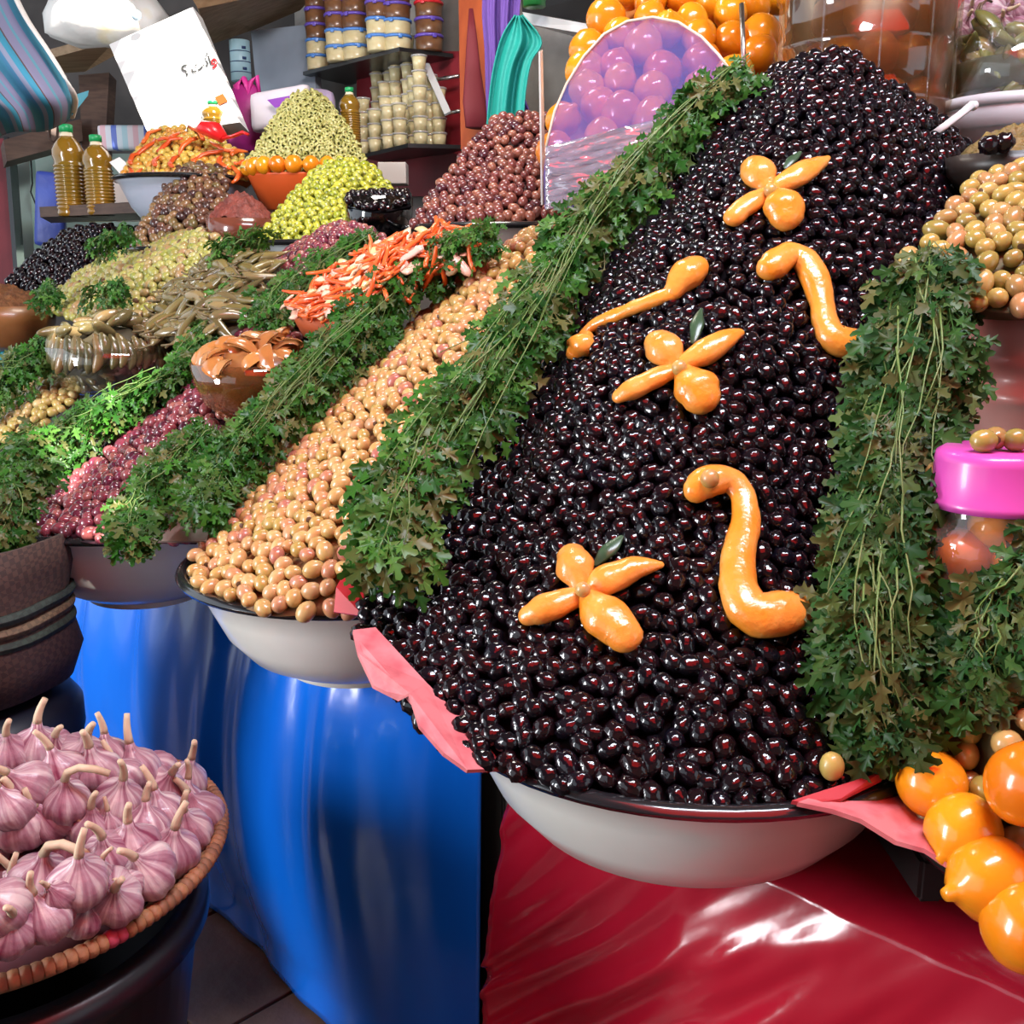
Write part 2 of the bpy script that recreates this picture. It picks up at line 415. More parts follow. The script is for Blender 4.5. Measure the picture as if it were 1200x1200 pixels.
def roof(name, x0, x1, y0, y1, st, m, label, skip=None):
    nx, ny = int(round((x1-x0)/st)), int(round((y1-y0)/st)); V, Fs = [], []
    for i in range(ny+1):
        for j in range(nx+1): V.append(Vector((x0+j*st, y0+i*st, AZ)))
    for i in range(ny):
        for j in range(nx):
            cx, cy = x0+(j+.5)*st, y0+(i+.5)*st
            if any(inpoly(cx, cy, q, g) for q, g in HP) or (skip and skip(cx, cy)): continue
            a = i*(nx+1)+j; Fs.append((a, a+1, a+nx+2, a+nx+1))
    thing_mesh(name, V, Fs, m, label, 'awning')
red = lambda x, y: -.7 < x < 1.7 and -1.6 < y < .4
roof('red_awning', -.72, 1.72, -1.62, .42, .04, M_awn, 'red cloth awning stretched over the alley before the tallest heap', lambda x, y: not red(x, y))
roof('added_canvas', -3.0, 3.0, -3.0, 4.6, .05, M_canvas, 'unseen brown canvas roof added over the stall, gaps cut for the sun patches', red)  # out-of-view canvas added to block daylight; gaps traced back from sun patches
# far wall of the alley behind the camera
wall('wall_front', [Vector((-2.2, -2.6, 0)), Vector((3.5, -2.6, 0)), Vector((3.5, -2.6, 2.9)), Vector((-2.2, -2.6, 2.9))], .1, mat('alley_wall', (.35, .27, .2), .9))
# ---- left end of the stall: door jamb, rail
M_mint = mat('mint_paint', (.50, .68, .60), .6, col2=(.42, .58, .52), nscale=6)
wall('wall_mint', [at(8, 180, 4.1), at(175, 180, 4.1), at(175, 330, 4.1), at(8, 330, 4.1)], .05, mat('mint_wall', (.30, .42, .37), .7, col2=(.36, .48, .43), nscale=5))
wall('trim_1', [at(13, 186, 3.9), at(34, 182, 3.9), at(42, 330, 3.9), at(18, 330, 3.9)], .05, M_mint)
tag(ob('trim_2', mk_mesh('trim_2', *slab([at(4, 160, 3.7), at(9, 160, 3.7), at(22, 335, 3.7), at(17, 335, 3.7)], .06), M_rim, False)), kind='structure')
wall('wall_red', [at(-80, 165, 3.75), at(6, 162, 3.75), at(19, 335, 3.75), at(-80, 335, 3.75)], .05, mat('maroon_wall', (.20, .02, .03), .6, col2=(.13, .012, .02), nscale=6))
rail = thing_mesh('wooden_rail', *slab([at(4, 164, 3.6), at(95, 139, 3.75), at(97, 165, 3.75), at(8, 189, 3.6)], .07), M_darkwood, 'brown wooden rail with a rusty hasp under the striped awning', 'rail', smooth=False)
part('hasp', *tube([at(58, 150, 3.58), at(58, 162, 3.57), at(63, 166, 3.57), at(67, 160, 3.58), at(68, 149, 3.6)], .005, 6), mat('rust', (.06, .03, .02), .7), rail)
thing_mesh('wooden_post', *slab([at(92, 88, 3.8), at(128, 85, 3.8), at(122, 190, 3.8), at(97, 190, 3.8)], .07), M_darkwood, 'dark weathered post behind the oil bottles', 'post', smooth=False)
# ================================================================== STALL
M_bank = mat('stall_boards', (.035, .028, .022), .8)
def P(u, v, z): return uvz(u, v, z)
def counter(u0, u1, zt, label, st):
    pr = [(.88, 0), (.88, zt)]+st+[(2.38, 1.18), (2.38, 0)]; n = len(pr); V = []
    for u in (u0, u1): V += [P(u, v, z) for v, z in pr]
    thing_mesh('market_stall', V, [tuple(range(n))[::-1], tuple(range(n, 2*n))]+[(i, (i+1) % n, (i+1) % n+n, i+n) for i in range(n)], M_bank, label, 'stall', smooth=False)
counter(-2.75, -.90, .65, 'stepped dark stall counter behind the blue sheet', [(.985, .652), (.99, .92), (1.38, 1.19)])
counter(-.897, 1.05, .590, 'stepped dark stall counter behind the red sheet', [(1.16, .595), (1.20, .86), (1.44, 1.06), (1.44, 1.18)])
def tarp(name, u0, u1, v0, z0, z1, m, label, fn, nu=90, nv=50, over=0):
    G = []
    for i in range(nv):
        row = []
        for j in range(nu):
            u = u0+(u1-u0)*j/(nu-1); h = i/(nv-1); z = z0+(z1-z0)*h
            row.append(P(u, v0-fn(u, h), z))
        G.append(row)
    if over:
        top = G[-1]
        for k in range(1, 5): G.append([p+VD*(over*k/4)+Vector((0, 0, .004-.002*k/4)) for p in top])
    return thing_mesh(name, *thick_grid(G, .002), m, label, 'tarp')
def vinyl(name, col, col2):
    m = mat(name, col, .2, .55, col2=col2, nscale=3, bump=.12, bscale=7, stretch=(2.5, 2.5, .6), coat=.25)
    return m
def fold_b(u, h):
    d = 1-h
    e = min(1, max(0, (-.915-u)/.25)); bul = .045*math.sin(PI*min(1, d*1.1))
    fine = .007*math.sin(u*31+1.2*h)+.005*math.sin(u*53+2.5*h+1)+.006*noise.noise(Vector((u*14, h*3, 0)))
    return .014+e*(bul+.02*d+.012*math.sin(u*9+1.5*math.sin(h*3))*(.3+d)+fine*(.35+.65*h))+.012*d
def fold_r(u, h):
    d = 1-h
    x = u*3.0-h*1.6
    cr = 0
    for k, (f, am) in enumerate(((2.3, .030), (4.6, .018), (8.5, .009))): cr += am*(1-abs(noise.noise(Vector((x*f+.8*noise.noise(Vector((x, h*2, k))), h*1.3+k*5, 9)))))**3
    return .016+.07*d+cr*(.25+.75*min(1, d*1.6))
ub = .5*(uvz(0, 0, 0).x) ; 
tarp('blue_tarp', -2.75, -.905, .862, .012, .655, vinyl('blue_vinyl', (.004, .15, .72), (.003, .12, .62)), 'shiny blue vinyl sheet hanging under the two smaller white basins', fold_b, 220, 50)
tarp('red_tarp', -.845, 1.0, .87, .012, .60, vinyl('red_vinyl', (.44, .008, .028), (.36, .006, .022)), 'shiny wrinkled red vinyl sheet hanging under the largest basin', fold_r, 200, 80, over=.30)
tarp('grey_sheet', -.90, -.83, .872, .012, .65, mat('grey_plastic', (.34, .30, .30), .35, col2=(.10, .08, .08), nscale=9, stretch=(8, 8, 1)), 'narrow grey plastic strip between the blue and red sheets', lambda u, h: .01*math.sin(u*60+3*h), 14, 20)
# ------------------------------------------------------------------ basins
def basin(name, c, Rr, dep, label, rimmat=M_rim, body=M_enamel, group=None, rimw=.010, flare=.90, seg=64):
    e = empty(name, Vector((c.x, c.y, c.z-dep)))
    tag(e, label, 'basin', group)
    q = [(.0, 0), (.40, 0), (.42, .012), (.50, .05*1), (.64, .17), (.76, .40), (.84, .68), (flare, .90), (.985, .985)]
    out = [(r*Rr, z*dep) for r, z in q]
    inn = [(r*Rr-.004, z*dep+.004) for r, z in q[1:]][::-1]+[(0, .006)]
    V, Fs = lathe(out+inn, seg)
    ob('bowl', mk_mesh('bowl', V, Fs, body), e)
    rim = [(Rr*.975+rimw*math.cos(a), dep+rimw*.7*math.sin(a)) for a in [2*PI*k/8 for k in range(9)]]
    ob('rim', mk_mesh('rim', *lathe_open([(max(r, .001), z) for r, z in rim], seg), rimmat), e)
    ob('foot_ring', mk_mesh('foot_ring', *lathe_open([(Rr*.40, .004), (Rr*.43, -.006), (Rr*.41, -.008), (Rr*.39, .002)], 40), body), e)
    return e
def basin_front(px, py, z, Rr):
    f = onz(px, py, z); h = Vector((f.x, f.y, 0)).normalized(); return f+h*Rr
B1 = basin_front(795, 955, .765, .268)
basin('enamel_basin', B1, .268, .155, 'large white enamel basin with black rim under the tallest black heap')
B2 = basin_front(420, 722, .80, .245)
basin('enamel_basin', B2, .245, .145, 'white enamel basin with black rim under the tan olives')
B3 = basin_front(170, 634, .80, .235)
basin('enamel_basin', B3, .235, .145, 'white enamel basin under the purple olives')
# ================================================================== HEAPS
def A(*t): return at(*t)
# --- the tallest, black
M_black = ramp_mat('black_olive', [(.004, .003, .005), (.006, .004, .006), (.010, .003, .004), (.005, .004, .008)], .09, .55, bump=.22, bscale=150, coat=.0)
M_blackcore = mat('black_core', (.004, .003, .004), .9, .05)
bl = [ell('black_olive', .0098, 1.25, M_black, 14, 10, .20, s) for s in range(5)]
rows_black = [
 [A(422, 740, 1.08), A(505, 856, .95), A(640, 918, .89), A(810, 940, .86), A(950, 932, .875), A(1045, 895, .95)],
 [A(432, 700, 1.12), A(540, 760, 1.01), A(660, 800, .95), A(800, 820, .92), A(940, 800, .94), A(1050, 790, 1.0)],
 [A(505, 590, 1.23), A(600, 610, 1.12), A(700, 620, 1.06), A(800, 620, 1.035), A(930, 610, 1.05), A(1050, 600, 1.1)],
 [A(605, 455, 1.33), A(680, 440, 1.23), A(760, 425, 1.17), A(850, 415, 1.15), A(950, 420, 1.16), A(1060, 450, 1.2)],
 [A(720, 285, 1.42), A(780, 260, 1.35), A(845, 240, 1.30), A(920, 230, 1.28), A(1010, 250, 1.29), A(1100, 310, 1.34)],
 [A(825, 150, 1.46), A(875, 130, 1.42), A(925, 120, 1.39), A(980, 118, 1.38), A(1055, 150, 1.39), A(1140, 215, 1.44)],
 [A(895, 92, 1.48), A(925, 78, 1.46), A(955, 68, 1.44), A(990, 63, 1.44), A(1050, 100, 1.45), A(1150, 185, 1.49)],
]
heap('black_olives', 'black_olive', rows_black, bl, .0152, M_blackcore, 'glossy wrinkled black olive in the tallest heap', 'black olives of the tallest heap', 'mass of glossy black olives making up the tallest heap', tries=300000, d=.0196, tilt=.35, seed=3, nu=32, nv=40, bumpy=.008)
# --- tan
M_tan = ramp_mat('tan_olive', [(.47, .28, .08), (.55, .34, .12), (.38, .27, .06), (.52, .25, .10), (.38, .12, .09), (.57, .38, .15), (.45, .30, .09)], .3, .5, spot=(.50, .25, .09), sscale=55, coat=.25, sss=.0)
M_scar = mat('stem_scar', (.10, .05, .02), .6)
tn = [ell('tan_olive', .0102, e, M_tan, 12, 9, .02, s, M_scar if s % 2 else None, .1) for s, e in enumerate((1.22, 1.35, 1.12, 1.28))]
def bk(x, y, h=0): return bank(x, y, h)
rows_tan = [
 [onz(226, 680, .812), onz(300, 712, .812), onz(360, 718, .812), onz(450, 722, .812)],
 [bk(238, 632, .02), bk(310, 640, .06), bk(390, 640, .07), bk(480, 660, .03)],
 [bk(300, 555, .0), bk(365, 550, .05), bk(440, 550, .06), bk(520, 570, .03)],
 [bk(370, 490, 0), bk(430, 480, .05), bk(500, 480, .06), bk(575, 490, .03)],
 [bk(440, 425, 0), bk(490, 410, .05), bk(555, 405, .06), bk(630, 410, .03)],
 [bk(510, 358, 0), bk(550, 345, .05), bk(605, 335, .06), bk(670, 335, .03)],
 [bk(570, 305, 0), bk(600, 293, .05), bk(645, 285, .05), bk(695, 285, .03)],
 [bk(615, 276, 0), bk(635, 268, .03), bk(660, 262, .03), bk(700, 265, .03)],
]
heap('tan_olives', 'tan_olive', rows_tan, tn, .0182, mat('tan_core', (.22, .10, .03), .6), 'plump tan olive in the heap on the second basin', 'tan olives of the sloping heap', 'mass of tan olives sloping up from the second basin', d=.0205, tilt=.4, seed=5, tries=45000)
# --- purple
M_purple = ramp_mat('purple_olive', [(.10, .012, .035), (.22, .04, .06), (.33, .09, .085), (.05, .008, .022), (.28, .06, .075), (.36, .13, .10), (.16, .02, .05)], .2, .55, coat=.35, spot=(.16, .025, .045), sscale=45)
pu = [ell('purple_olive', .0102, e, M_purple, 10, 8, .02, s) for s, e in enumerate((1.15, 1.28, 1.2))]
rows_purple = [
 [onz(42, 618, .812), onz(110, 632, .812), onz(160, 633, .812), onz(228, 634, .812)],
 [bk(72, 570, .02), bk(130, 572, .06), bk(180, 572, .06), bk(240, 575, .02)],
 [bk(125, 515, .0), bk(175, 512, .05), bk(220, 515, .05), bk(275, 525, .02)],
 [bk(180, 458, .0), bk(225, 452, .05), bk(265, 455, .05), bk(310, 465, .02)],
 [bk(232, 398, .0), bk(270, 390, .05), bk(310, 390, .05), bk(350, 400, .02)],
 [bk(275, 345, 0), bk(310, 338, .05), bk(345, 340, .05), bk(380, 350, .02)],
 [bk(330, 300, 0), bk(362, 293, .05), bk(395, 297, .05), bk(425, 310, .02)],
 [bk(380, 270, 0), bk(405, 263, .03), bk(430, 268, .03), bk(455, 282, .02)],
]
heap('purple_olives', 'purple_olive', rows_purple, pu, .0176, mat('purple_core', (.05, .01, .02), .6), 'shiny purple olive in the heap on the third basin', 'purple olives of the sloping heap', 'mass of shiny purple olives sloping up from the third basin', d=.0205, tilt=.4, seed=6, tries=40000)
# --- background heaps
M_gsmall = ramp_mat('straw_olive', [(.50, .36, .12), (.42, .32, .08), (.56, .42, .18)], .35, coat=.2)
def olset(name, m, r, els=(1.15, 1.3), seg=8, rings=6, scar=None): return [ell(name, r, e, m, seg, rings, .02, i, scar if i % 2 else None) for i, e in enumerate(els)]
heap('straw_olives', 'straw_olive', [[bk(-40, 515, .05), bk(-5, 520, .07), bk(30, 510, .04)], [bk(5, 468, .05), bk(40, 468, .08), bk(85, 470, .05)], [bk(50, 425, .05), bk(75, 420, .06), bk(110, 432, .04)]],
     olset('straw_olive', M_gsmall, .0095, scar=M_scar), .0152, mat('straw_core', (.2, .14, .05), .7), 'straw coloured olive in the heap below the gherkin bowl', 'straw coloured olives beside the woven basket', 'mass of straw coloured olives below the gherkin bowl', d=.019, seed=7, tries=30000)
M_pale = ramp_mat('pale_green_olive', [(.30, .30, .06), (.38, .35, .10), (.25, .26, .045), (.34, .20, .09), (.42, .38, .14)], .3, coat=.25)
heap('pale_green_olives', 'pale_green_olive', [[bk(58, 362, .05), bk(105, 378, .09), bk(165, 374, .06)], [bk(85, 326, .05), bk(150, 330, .10), bk(220, 338, .06)], [bk(140, 298, .05), bk(195, 303, .10), bk(252, 316, .07)], [bk(205, 276, .06), bk(235, 272, .08), bk(264, 284, .06)]],
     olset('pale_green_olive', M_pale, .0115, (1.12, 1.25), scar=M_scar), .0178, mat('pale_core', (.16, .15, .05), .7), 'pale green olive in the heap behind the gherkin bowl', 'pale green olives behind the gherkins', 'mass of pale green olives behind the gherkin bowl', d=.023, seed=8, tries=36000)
heap('small_black_olives', 'small_black_olive', [[A(8, 332, 2.8), A(60, 342, 2.75), A(125, 328, 2.78)], [A(38, 303, 2.9), A(90, 298, 2.85), A(155, 305, 2.88)], [A(72, 274, 3.0), A(112, 265, 2.97), A(165, 270, 3.0)]],
     [ell('small_black_olive', .0115, 1.2, M_black, 8, 6, .08, s) for s in range(3)], .0178, M_blackcore, 'black olive in the low heap below the oil bottles', 'black olives below the oil bottles', 'mass of black olives below the oil bottles', d=.023, seed=9, tries=30000)
M_mixed = ramp_mat('brown_olive', [(.08, .04, .025), (.15, .065, .04), (.04, .018, .02), (.24, .13, .06), (.13, .10, .035)], .25, coat=.3)
heap('brown_olives', 'brown_olive', [[A(152, 288, 2.62), A(210, 294, 2.6), A(268, 287, 2.62)], [A(170, 258, 2.68), A(215, 250, 2.66), A(268, 252, 2.68)], [A(192, 222, 2.76), A(225, 212, 2.74), A(266, 218, 2.76)], [A(210, 199, 2.84), A(230, 193, 2.82), A(262, 198, 2.84)]],
     olset('brown_olive', M_mixed, .0115), .0175, mat('brown_core', (.06, .03, .02), .7), 'mixed brown olive in the seasoned heap before the orange bowl', 'seasoned brown olives', 'mass of seasoned brown olives before the bowl of orange mix', d=.023, seed=10, tries=30000)
M_orange_mix = ramp_mat('yellow_olive', [(.65, .40, .05), (.60, .45, .10), (.62, .24, .03), (.55, .42, .08)], .3, coat=.25)
heap('yellow_olives', 'yellow_olive', [[A(143, 208, 2.84), A(215, 212, 2.80), A(298, 209, 2.84)], [A(158, 182, 2.92), A(220, 182, 2.88), A(288, 186, 2.92)], [A(180, 156, 3.0), A(208, 148, 2.98), A(245, 158, 3.0)]],
     olset('yellow_olive', M_orange_mix, .0105), .0165, mat('orange_core', (.40, .13, .02), .7), 'small yellow olive in the orange mix of the grey bowl', 'yellow olives of the orange mix', 'mass of yellow olives with carrot in the grey bowl', d=.021, seed=11, tries=30000)
M_yg = ramp_mat('yellow_green_olive', [(.40, .40, .03), (.52, .50, .06), (.28, .32, .02), (.46, .46, .08)], .25, coat=.3, spot=(.10, .12, .015), sscale=150)
heap('yellow_green_olives', 'yellow_green_olive', [[A(298, 281, 2.42), A(370, 284, 2.38), A(440, 272, 2.42)], [A(322, 255, 2.48), A(380, 250, 2.44), A(452, 248, 2.48)], [A(348, 222, 2.56), A(395, 215, 2.53), A(457, 222, 2.56)], [A(375, 197, 2.64), A(402, 188, 2.62), A(436, 197, 2.64)]],
     olset('yellow_green_olive', M_yg, .0108), .0170, mat('yg_core', (.12, .13, .02), .7), 'herb-flecked yellow green olive in the heap beside the dark glass bowl', 'herb-flecked yellow green olives', 'mass of herb-flecked yellow green olives beside the dark glass bowl', d=.0215, seed=12, tries=30000)
M_chop = ramp_mat('chopped_olive', [(.38, .36, .10), (.48, .46, .18), (.30, .29, .07)], .4, coat=.15)
def ring_mesh(r, r2, m):
    V, Fs = lathe_open([(r, -.003), (r, .003), (r2, .003), (r2, -.003), (r, -.003)], 8); return mk_mesh('olive_ring', V, Fs, m)
heap('olive_rings', 'olive_ring', [[A(285, 198, 2.78), A(355, 204, 2.74), A(432, 198, 2.78)], [A(306, 165, 2.84), A(356, 164, 2.80), A(418, 168, 2.84)], [A(330, 128, 2.92), A(358, 124, 2.9), A(394, 132, 2.92)], [A(347, 111, 2.97), A(361, 108, 2.96), A(376, 113, 2.97)]],
     [ring_mesh(.0085, .0035, M_chop)], .0105, mat('chop_core', (.22, .21, .06), .7), 'sliced green olive ring in the pointed mound', 'sliced olive rings', 'pointed mound of sliced pale green olive rings', 'olive slice', d=.012, seed=13, tries=14000, tilt=1.2, lift=.6)
M_dred = ramp_mat('dark_red_olive', [(.10, .025, .025), (.22, .06, .045), (.06, .012, .02), (.28, .10, .06), (.15, .035, .03)], .25, coat=.35)
heap('dark_red_olives', 'dark_red_olive', [[A(478, 264, 2.08), A(560, 262, 2.04), A(670, 250, 2.06)], [A(508, 226, 2.13), A(575, 218, 2.10), A(672, 212, 2.12)], [A(543, 182, 2.19), A(603, 172, 2.17), A(668, 178, 2.19)], [A(578, 142, 2.25), A(608, 133, 2.24), A(655, 138, 2.25)]],
     olset('dark_red_olive', M_dred, .0105, (1.1, 1.22), 10, 7), .0165, mat('dred_core', (.05, .012, .012), .7), 'brownish red olive in the steep heap beside the clear pane', 'brownish red olives of the steep heap', 'mass of brownish red olives in the steep heap beside the clear pane', d=.021, seed=14, tries=36000)
M_rgreen = ramp_mat('khaki_olive', [(.32, .24, .05), (.40, .28, .07), (.24, .19, .04), (.40, .20, .08), (.45, .33, .10)], .25, coat=.35)
rg = [ell('khaki_olive', .0105, e, M_rgreen, 14, 10, .02, s, M_scar if s % 2 else None, .1) for s, e in enumerate((1.2, 1.35, 1.1))]
heap('khaki_olives', 'khaki_olive', [[A(1052, 318, 1.10), A(1125, 352, 1.05), A(1235, 362, 1.02), A(1350, 352, 1.10)], [A(1078, 285, 1.13), A(1145, 292, 1.08), A(1240, 290, 1.06), A(1345, 290, 1.13)], [A(1115, 240, 1.17), A(1170, 238, 1.13), A(1245, 235, 1.12), A(1325, 245, 1.17)], [A(1155, 205, 1.22), A(1190, 198, 1.19), A(1245, 198, 1.18), A(1300, 210, 1.22)]],
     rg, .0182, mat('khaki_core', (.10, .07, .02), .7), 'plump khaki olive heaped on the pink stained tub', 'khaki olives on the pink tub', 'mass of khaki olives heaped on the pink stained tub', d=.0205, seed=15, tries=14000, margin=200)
# ================================================================== PARSLEY
M_leaf = ramp_mat('parsley_leaf', [(.014, .075, .008), (.028, .12, .012), (.055, .19, .02), (.018, .085, .012), (.11, .25, .045), (.025, .11, .014), (.16, .16, .05), (.016, .08, .012)], .36, .28, transl=.25)
M_leaf2 = ramp_mat('parsley_leaf_dry', [(.012, .055, .012), (.024, .085, .014), (.04, .12, .02), (.10, .15, .04), (.015, .065, .012), (.12, .12, .035), (.014, .06, .012), (.03, .10, .018), (.02, .08, .014)], .42, .25, transl=.22)
M_stem = mat('parsley_stem', (.09, .18, .03), .45, col2=(.15, .20, .06), nscale=20)
def leaf_mesh(name, m, seed):
    """one parsley leaf of three deeply cut leaflets on a stalk, unit length along +X"""
    rr = random.Random(seed); V = [Vector((0, -.012, 0)), Vector((0, .012, 0)), Vector((.30, -.014, 0)), Vector((.30, .014, 0))]; Fs = [(0, 2, 3, 1)]
    half = [(.14, .02), (.30, .07), (.46, .30), (.50, .15), (.56, .13), (.74, .33), (.74, .16), (.80, .11), (.93, .13)]
    for ang, ln, sx in ((0, .62, .40), (.85, .58, .29), (-.85, .58, .29)):
        ang += rr.uniform(-.12, .12); c, s_ = math.cos(ang), math.sin(ang); sh = rr.uniform(.85, 1.1)
        out = [(x, -y*sh*rr.uniform(.85, 1.15)) for x, y in half]+[(1.0, 0)]+[(x, y*sh*rr.uniform(.85, 1.15)) for x, y in half[::-1]]
        n = len(V); k1, k2 = rr.uniform(.1, .5), rr.uniform(.25, .7)
        loc = [(.5, 0)]+out
        for x, y in loc:
            z = -k1*x*x*ln+k2*abs(y)*ln-.5*y*y*ln+.03*math.sin(9*x+seed)
            V.append(Vector((sx+(x*c-y*s_)*ln, (x*s_+y*c)*ln, z)))
        for i in range(1, len(out)): Fs.append((n, n+i, n+i+1))
        Fs.append((3, 2, n+1, n, n+len(out))[0:3] if False else (2, n+1, n)); Fs.append((3, n, n+len(out))); Fs.append((2, n, 3))
    V = [Vector((v.x, v.y, v.z)) for v in V]
    return mk_mesh(name, V, Fs, m)
LV = [leaf_mesh('leaf', M_leaf, s) for s in range(5)]; LV2 = [leaf_mesh('leaf', M_leaf2, s) for s in range(5)]
def parsley(label, path, hw, n, size, nparts=300, thick=.05, flow=1.0, seed=1, lv=LV, stems=26, name='parsley_bunch', group=None, spread=1.0, catg='parsley'):
    """path: world points from the tied end to the tips; hw: half widths in metres"""
    rnd = random.Random(seed); path = [Vector(p) for p in path]
    base = path[0].copy(); e = tag(empty(name, base), label, catg, group)
    def pt(t): return cat(path, t)
    def wd(t):
        x = t*(len(hw)-1); i = min(int(x), len(hw)-2); return hw[i]+(hw[i+1]-hw[i])*(x-i)
    items = []
    for k in range(n):
        t = rnd.random(); p = pt(t); d = (pt(min(1, t+.03))-pt(max(0, t-.03))).normalized()
        tc = (CAM-p).normalized(); up = (tc*.6+Vector((0, 0, .8))).normalized(); nn = (up-d*up.dot(d)).normalized(); s = d.cross(nn).normalized()
        r = max(-1, min(1, rnd.gauss(0, .5)))*spread; w_ = wd(t); hgt = thick*(1-.75*r*r)*rnd.uniform(.1, 1)
        pos = p+s*(r*w_)+nn*hgt
        dirv = (d*flow*rnd.uniform(.6, 1.6)+s*(r*.9+rnd.uniform(-.7, .7))+nn*rnd.uniform(-.5, .4)-ZD*.25).normalized()
        no = (nn+tc*.2+Vector((rnd.uniform(-1, 1), rnd.uniform(-1, 1), rnd.uniform(-.7, .8)))).normalized()
        y = no.cross(dirv).normalized(); z = dirv.cross(y).normalized(); sc = size*rnd.uniform(.65, 1.25)
        M = Matrix(((dirv.x, y.x, z.x, pos.x), (dirv.y, y.y, z.y, pos.y), (dirv.z, y.z, z.z, pos.z), (0, 0, 0, 1))) @ Matrix.Scale(sc, 4)
        x_, y_, D = proj(pos)
        items.append((-hgt/thick+D*.3+(5 if not (-20 < x_ < 1220 and -20 < y_ < 1220) else 0), M, rnd.choice(lv)))
    items.sort(key=lambda q: q[0])
    off = Matrix.Translation(-base)
    for sc_, M, me in items[:nparts]:
        o = ob('leaf', me, e); o.matrix_basis = off @ M
    V, Fs = [], []
    for sc_, M, me in items[nparts:]:
        k = len(V); MM = off @ M; V += [MM @ v.co for v in me.vertices]; Fs += [tuple(i+k for i in f.vertices) for f in me.polygons]
    if V: tag(ob('foliage', mk_mesh('foliage', V, Fs, lv[0].materials[0]), e), kind='stuff')
    vf = []
    for k in range(stems):
        t0 = rnd.uniform(0, .8); t1 = min(1, t0+rnd.uniform(.18, .4)); r0, r1 = rnd.gauss(0, .4), rnd.gauss(0, .6); h0 = rnd.uniform(.3, 1.05); q = []
        for j in range(6):
            t = t0+(t1-t0)*j/5; p = pt(t); d = (pt(min(1, t+.03))-pt(max(0, t-.03))).normalized(); tc = (CAM-p).normalized()
            up = (tc*.6+ZD*.8).normalized(); nn = (up-d*up.dot(d)).normalized(); s = d.cross(nn)
            q.append(p+s*wd(t)*(r0+(r1-r0)*j/5+.12*math.sin(j*.8+k))+nn*thick*h0*(1-.3*(j/5-.5)**2)+Vector((rnd.uniform(-1, 1), rnd.uniform(-1, 1), rnd.uniform(-1, 1)))*.003)
        vf.append(tube(q, [.0011-.0001*j for j in range(6)], 5))
    if vf: part('stems', *join(*vf), M_stem, e)
    return e
def px2m(px, D): return px*D/F
def garland(label, pts, size, n, nparts, **k):
    """pts: (px, py, D, half width in px)"""
    return parsley(label, [at(x, y, D) for x, y, D, h in pts], [px2m(h, D) for x, y, D, h in pts], n, size, nparts, **k)
def gbank(label, pts, size, n, nparts, lift=.05, **k):
    q = []
    for x, y, h in pts:
        p = bank(x, y, lift); q.append((x, y, proj(p)[2], h))
    return garland(label, q, size, n, nparts, **k)
garland('long parsley garland between the tan and the tallest black heap', [(885, 95, 1.46, 10), (830, 140, 1.45, 18), (770, 195, 1.43, 26), (715, 250, 1.42, 30), (665, 315, 1.38, 32), (615, 390, 1.31, 34), (565, 460, 1.24, 34), (505, 540, 1.17, 42), (468, 610, 1.11, 40), (455, 670, 1.06, 24)], .046, 950, 300, thick=.055, seed=21, stems=50)
garland('thick hanging parsley bunch between the tallest heap and the pink tub', [(1085, 318, 1.10, 28), (1086, 385, 1.06, 48), (1074, 460, 1.03, 46), (1050, 540, 1.0, 28), (1036, 610, .97, 34), (1030, 700, .94, 48), (1030, 785, .91, 46), (1036, 852, .90, 22)], .044, 1150, 300, thick=.055, seed=22, lv=LV2, stems=60)
garland('parsley bunch drooping over the pink lidded jar', [(1245, 640, .90, 12), (1205, 690, .88, 26), (1175, 728, .88, 34), (1156, 762, .88, 34), (1146, 792, .88, 20)], .044, 460, 260, thick=.045, seed=23, lv=LV2, stems=26)
gbank('parsley garland between the carrot tub and the tan olives', [(560, 290, 10), (508, 324, 22), (452, 362, 28), (402, 410, 28), (358, 455, 26), (314, 505, 26), (270, 550, 24), (238, 605, 16)], .040, 850, 300, lift=.07, thick=.05, seed=24, stems=40)
gbank('parsley bunch draped over the purple olives beside the cardboard', [(255, 506, 14), (228, 532, 24), (192, 568, 26), (158, 606, 18), (158, 640, 5)], .040, 360, 260, lift=.09, thick=.04, seed=25, stems=22)
gbank('sunlit parsley bunch between the gherkin bowl and the purple olives', [(222, 448, 12), (170, 474, 18), (115, 500, 24), (58, 535, 28), (8, 580, 26)], .044, 560, 280, lift=.06, thick=.05, seed=26, stems=36)
gbank('parsley beside the rust coloured spice tub', [(72, 408, 14), (40, 428, 22), (8, 450, 26), (-30, 475, 26)], .040, 330, 150, lift=.14, thick=.05, seed=27)
gbank('parsley between the pickled peppers and the purple olives', [(292, 335, 10), (270, 362, 16), (250, 392, 18), (232, 420, 18), (215, 446, 12)], .040, 260, 150, lift=.07, thick=.05, seed=28)
gbank('parsley between the purple olives and the carrot sticks', [(452, 285, 14), (415, 305, 26), (370, 328, 30), (335, 355, 30), (315, 385, 22)], .034, 330, 150, lift=.06, thick=.045, seed=29)
gbank('small parsley tuft between the small black and pale green olives', [(165, 275, 8), (142, 288, 16), (122, 298, 12)], .034, 90, 60, lift=.16, thick=.05, seed=30, stems=6)
gbank('small parsley tuft lying on the pale green olives', [(155, 335, 8), (135, 346, 16), (112, 350, 12)], .034, 80, 60, lift=.13, thick=.035, seed=31, stems=5)
gbank('small parsley tuft below the clay bowl', [(320, 285, 8), (292, 290, 20), (262, 300, 14)], .034, 110, 60, lift=.12, thick=.04, seed=32, stems=6)
gbank('small parsley tuft behind the carrot sticks', [(590, 275, 10), (560, 295, 18), (525, 305, 14)], .034, 120, 60, lift=.10, thick=.05, seed=33, stems=6)
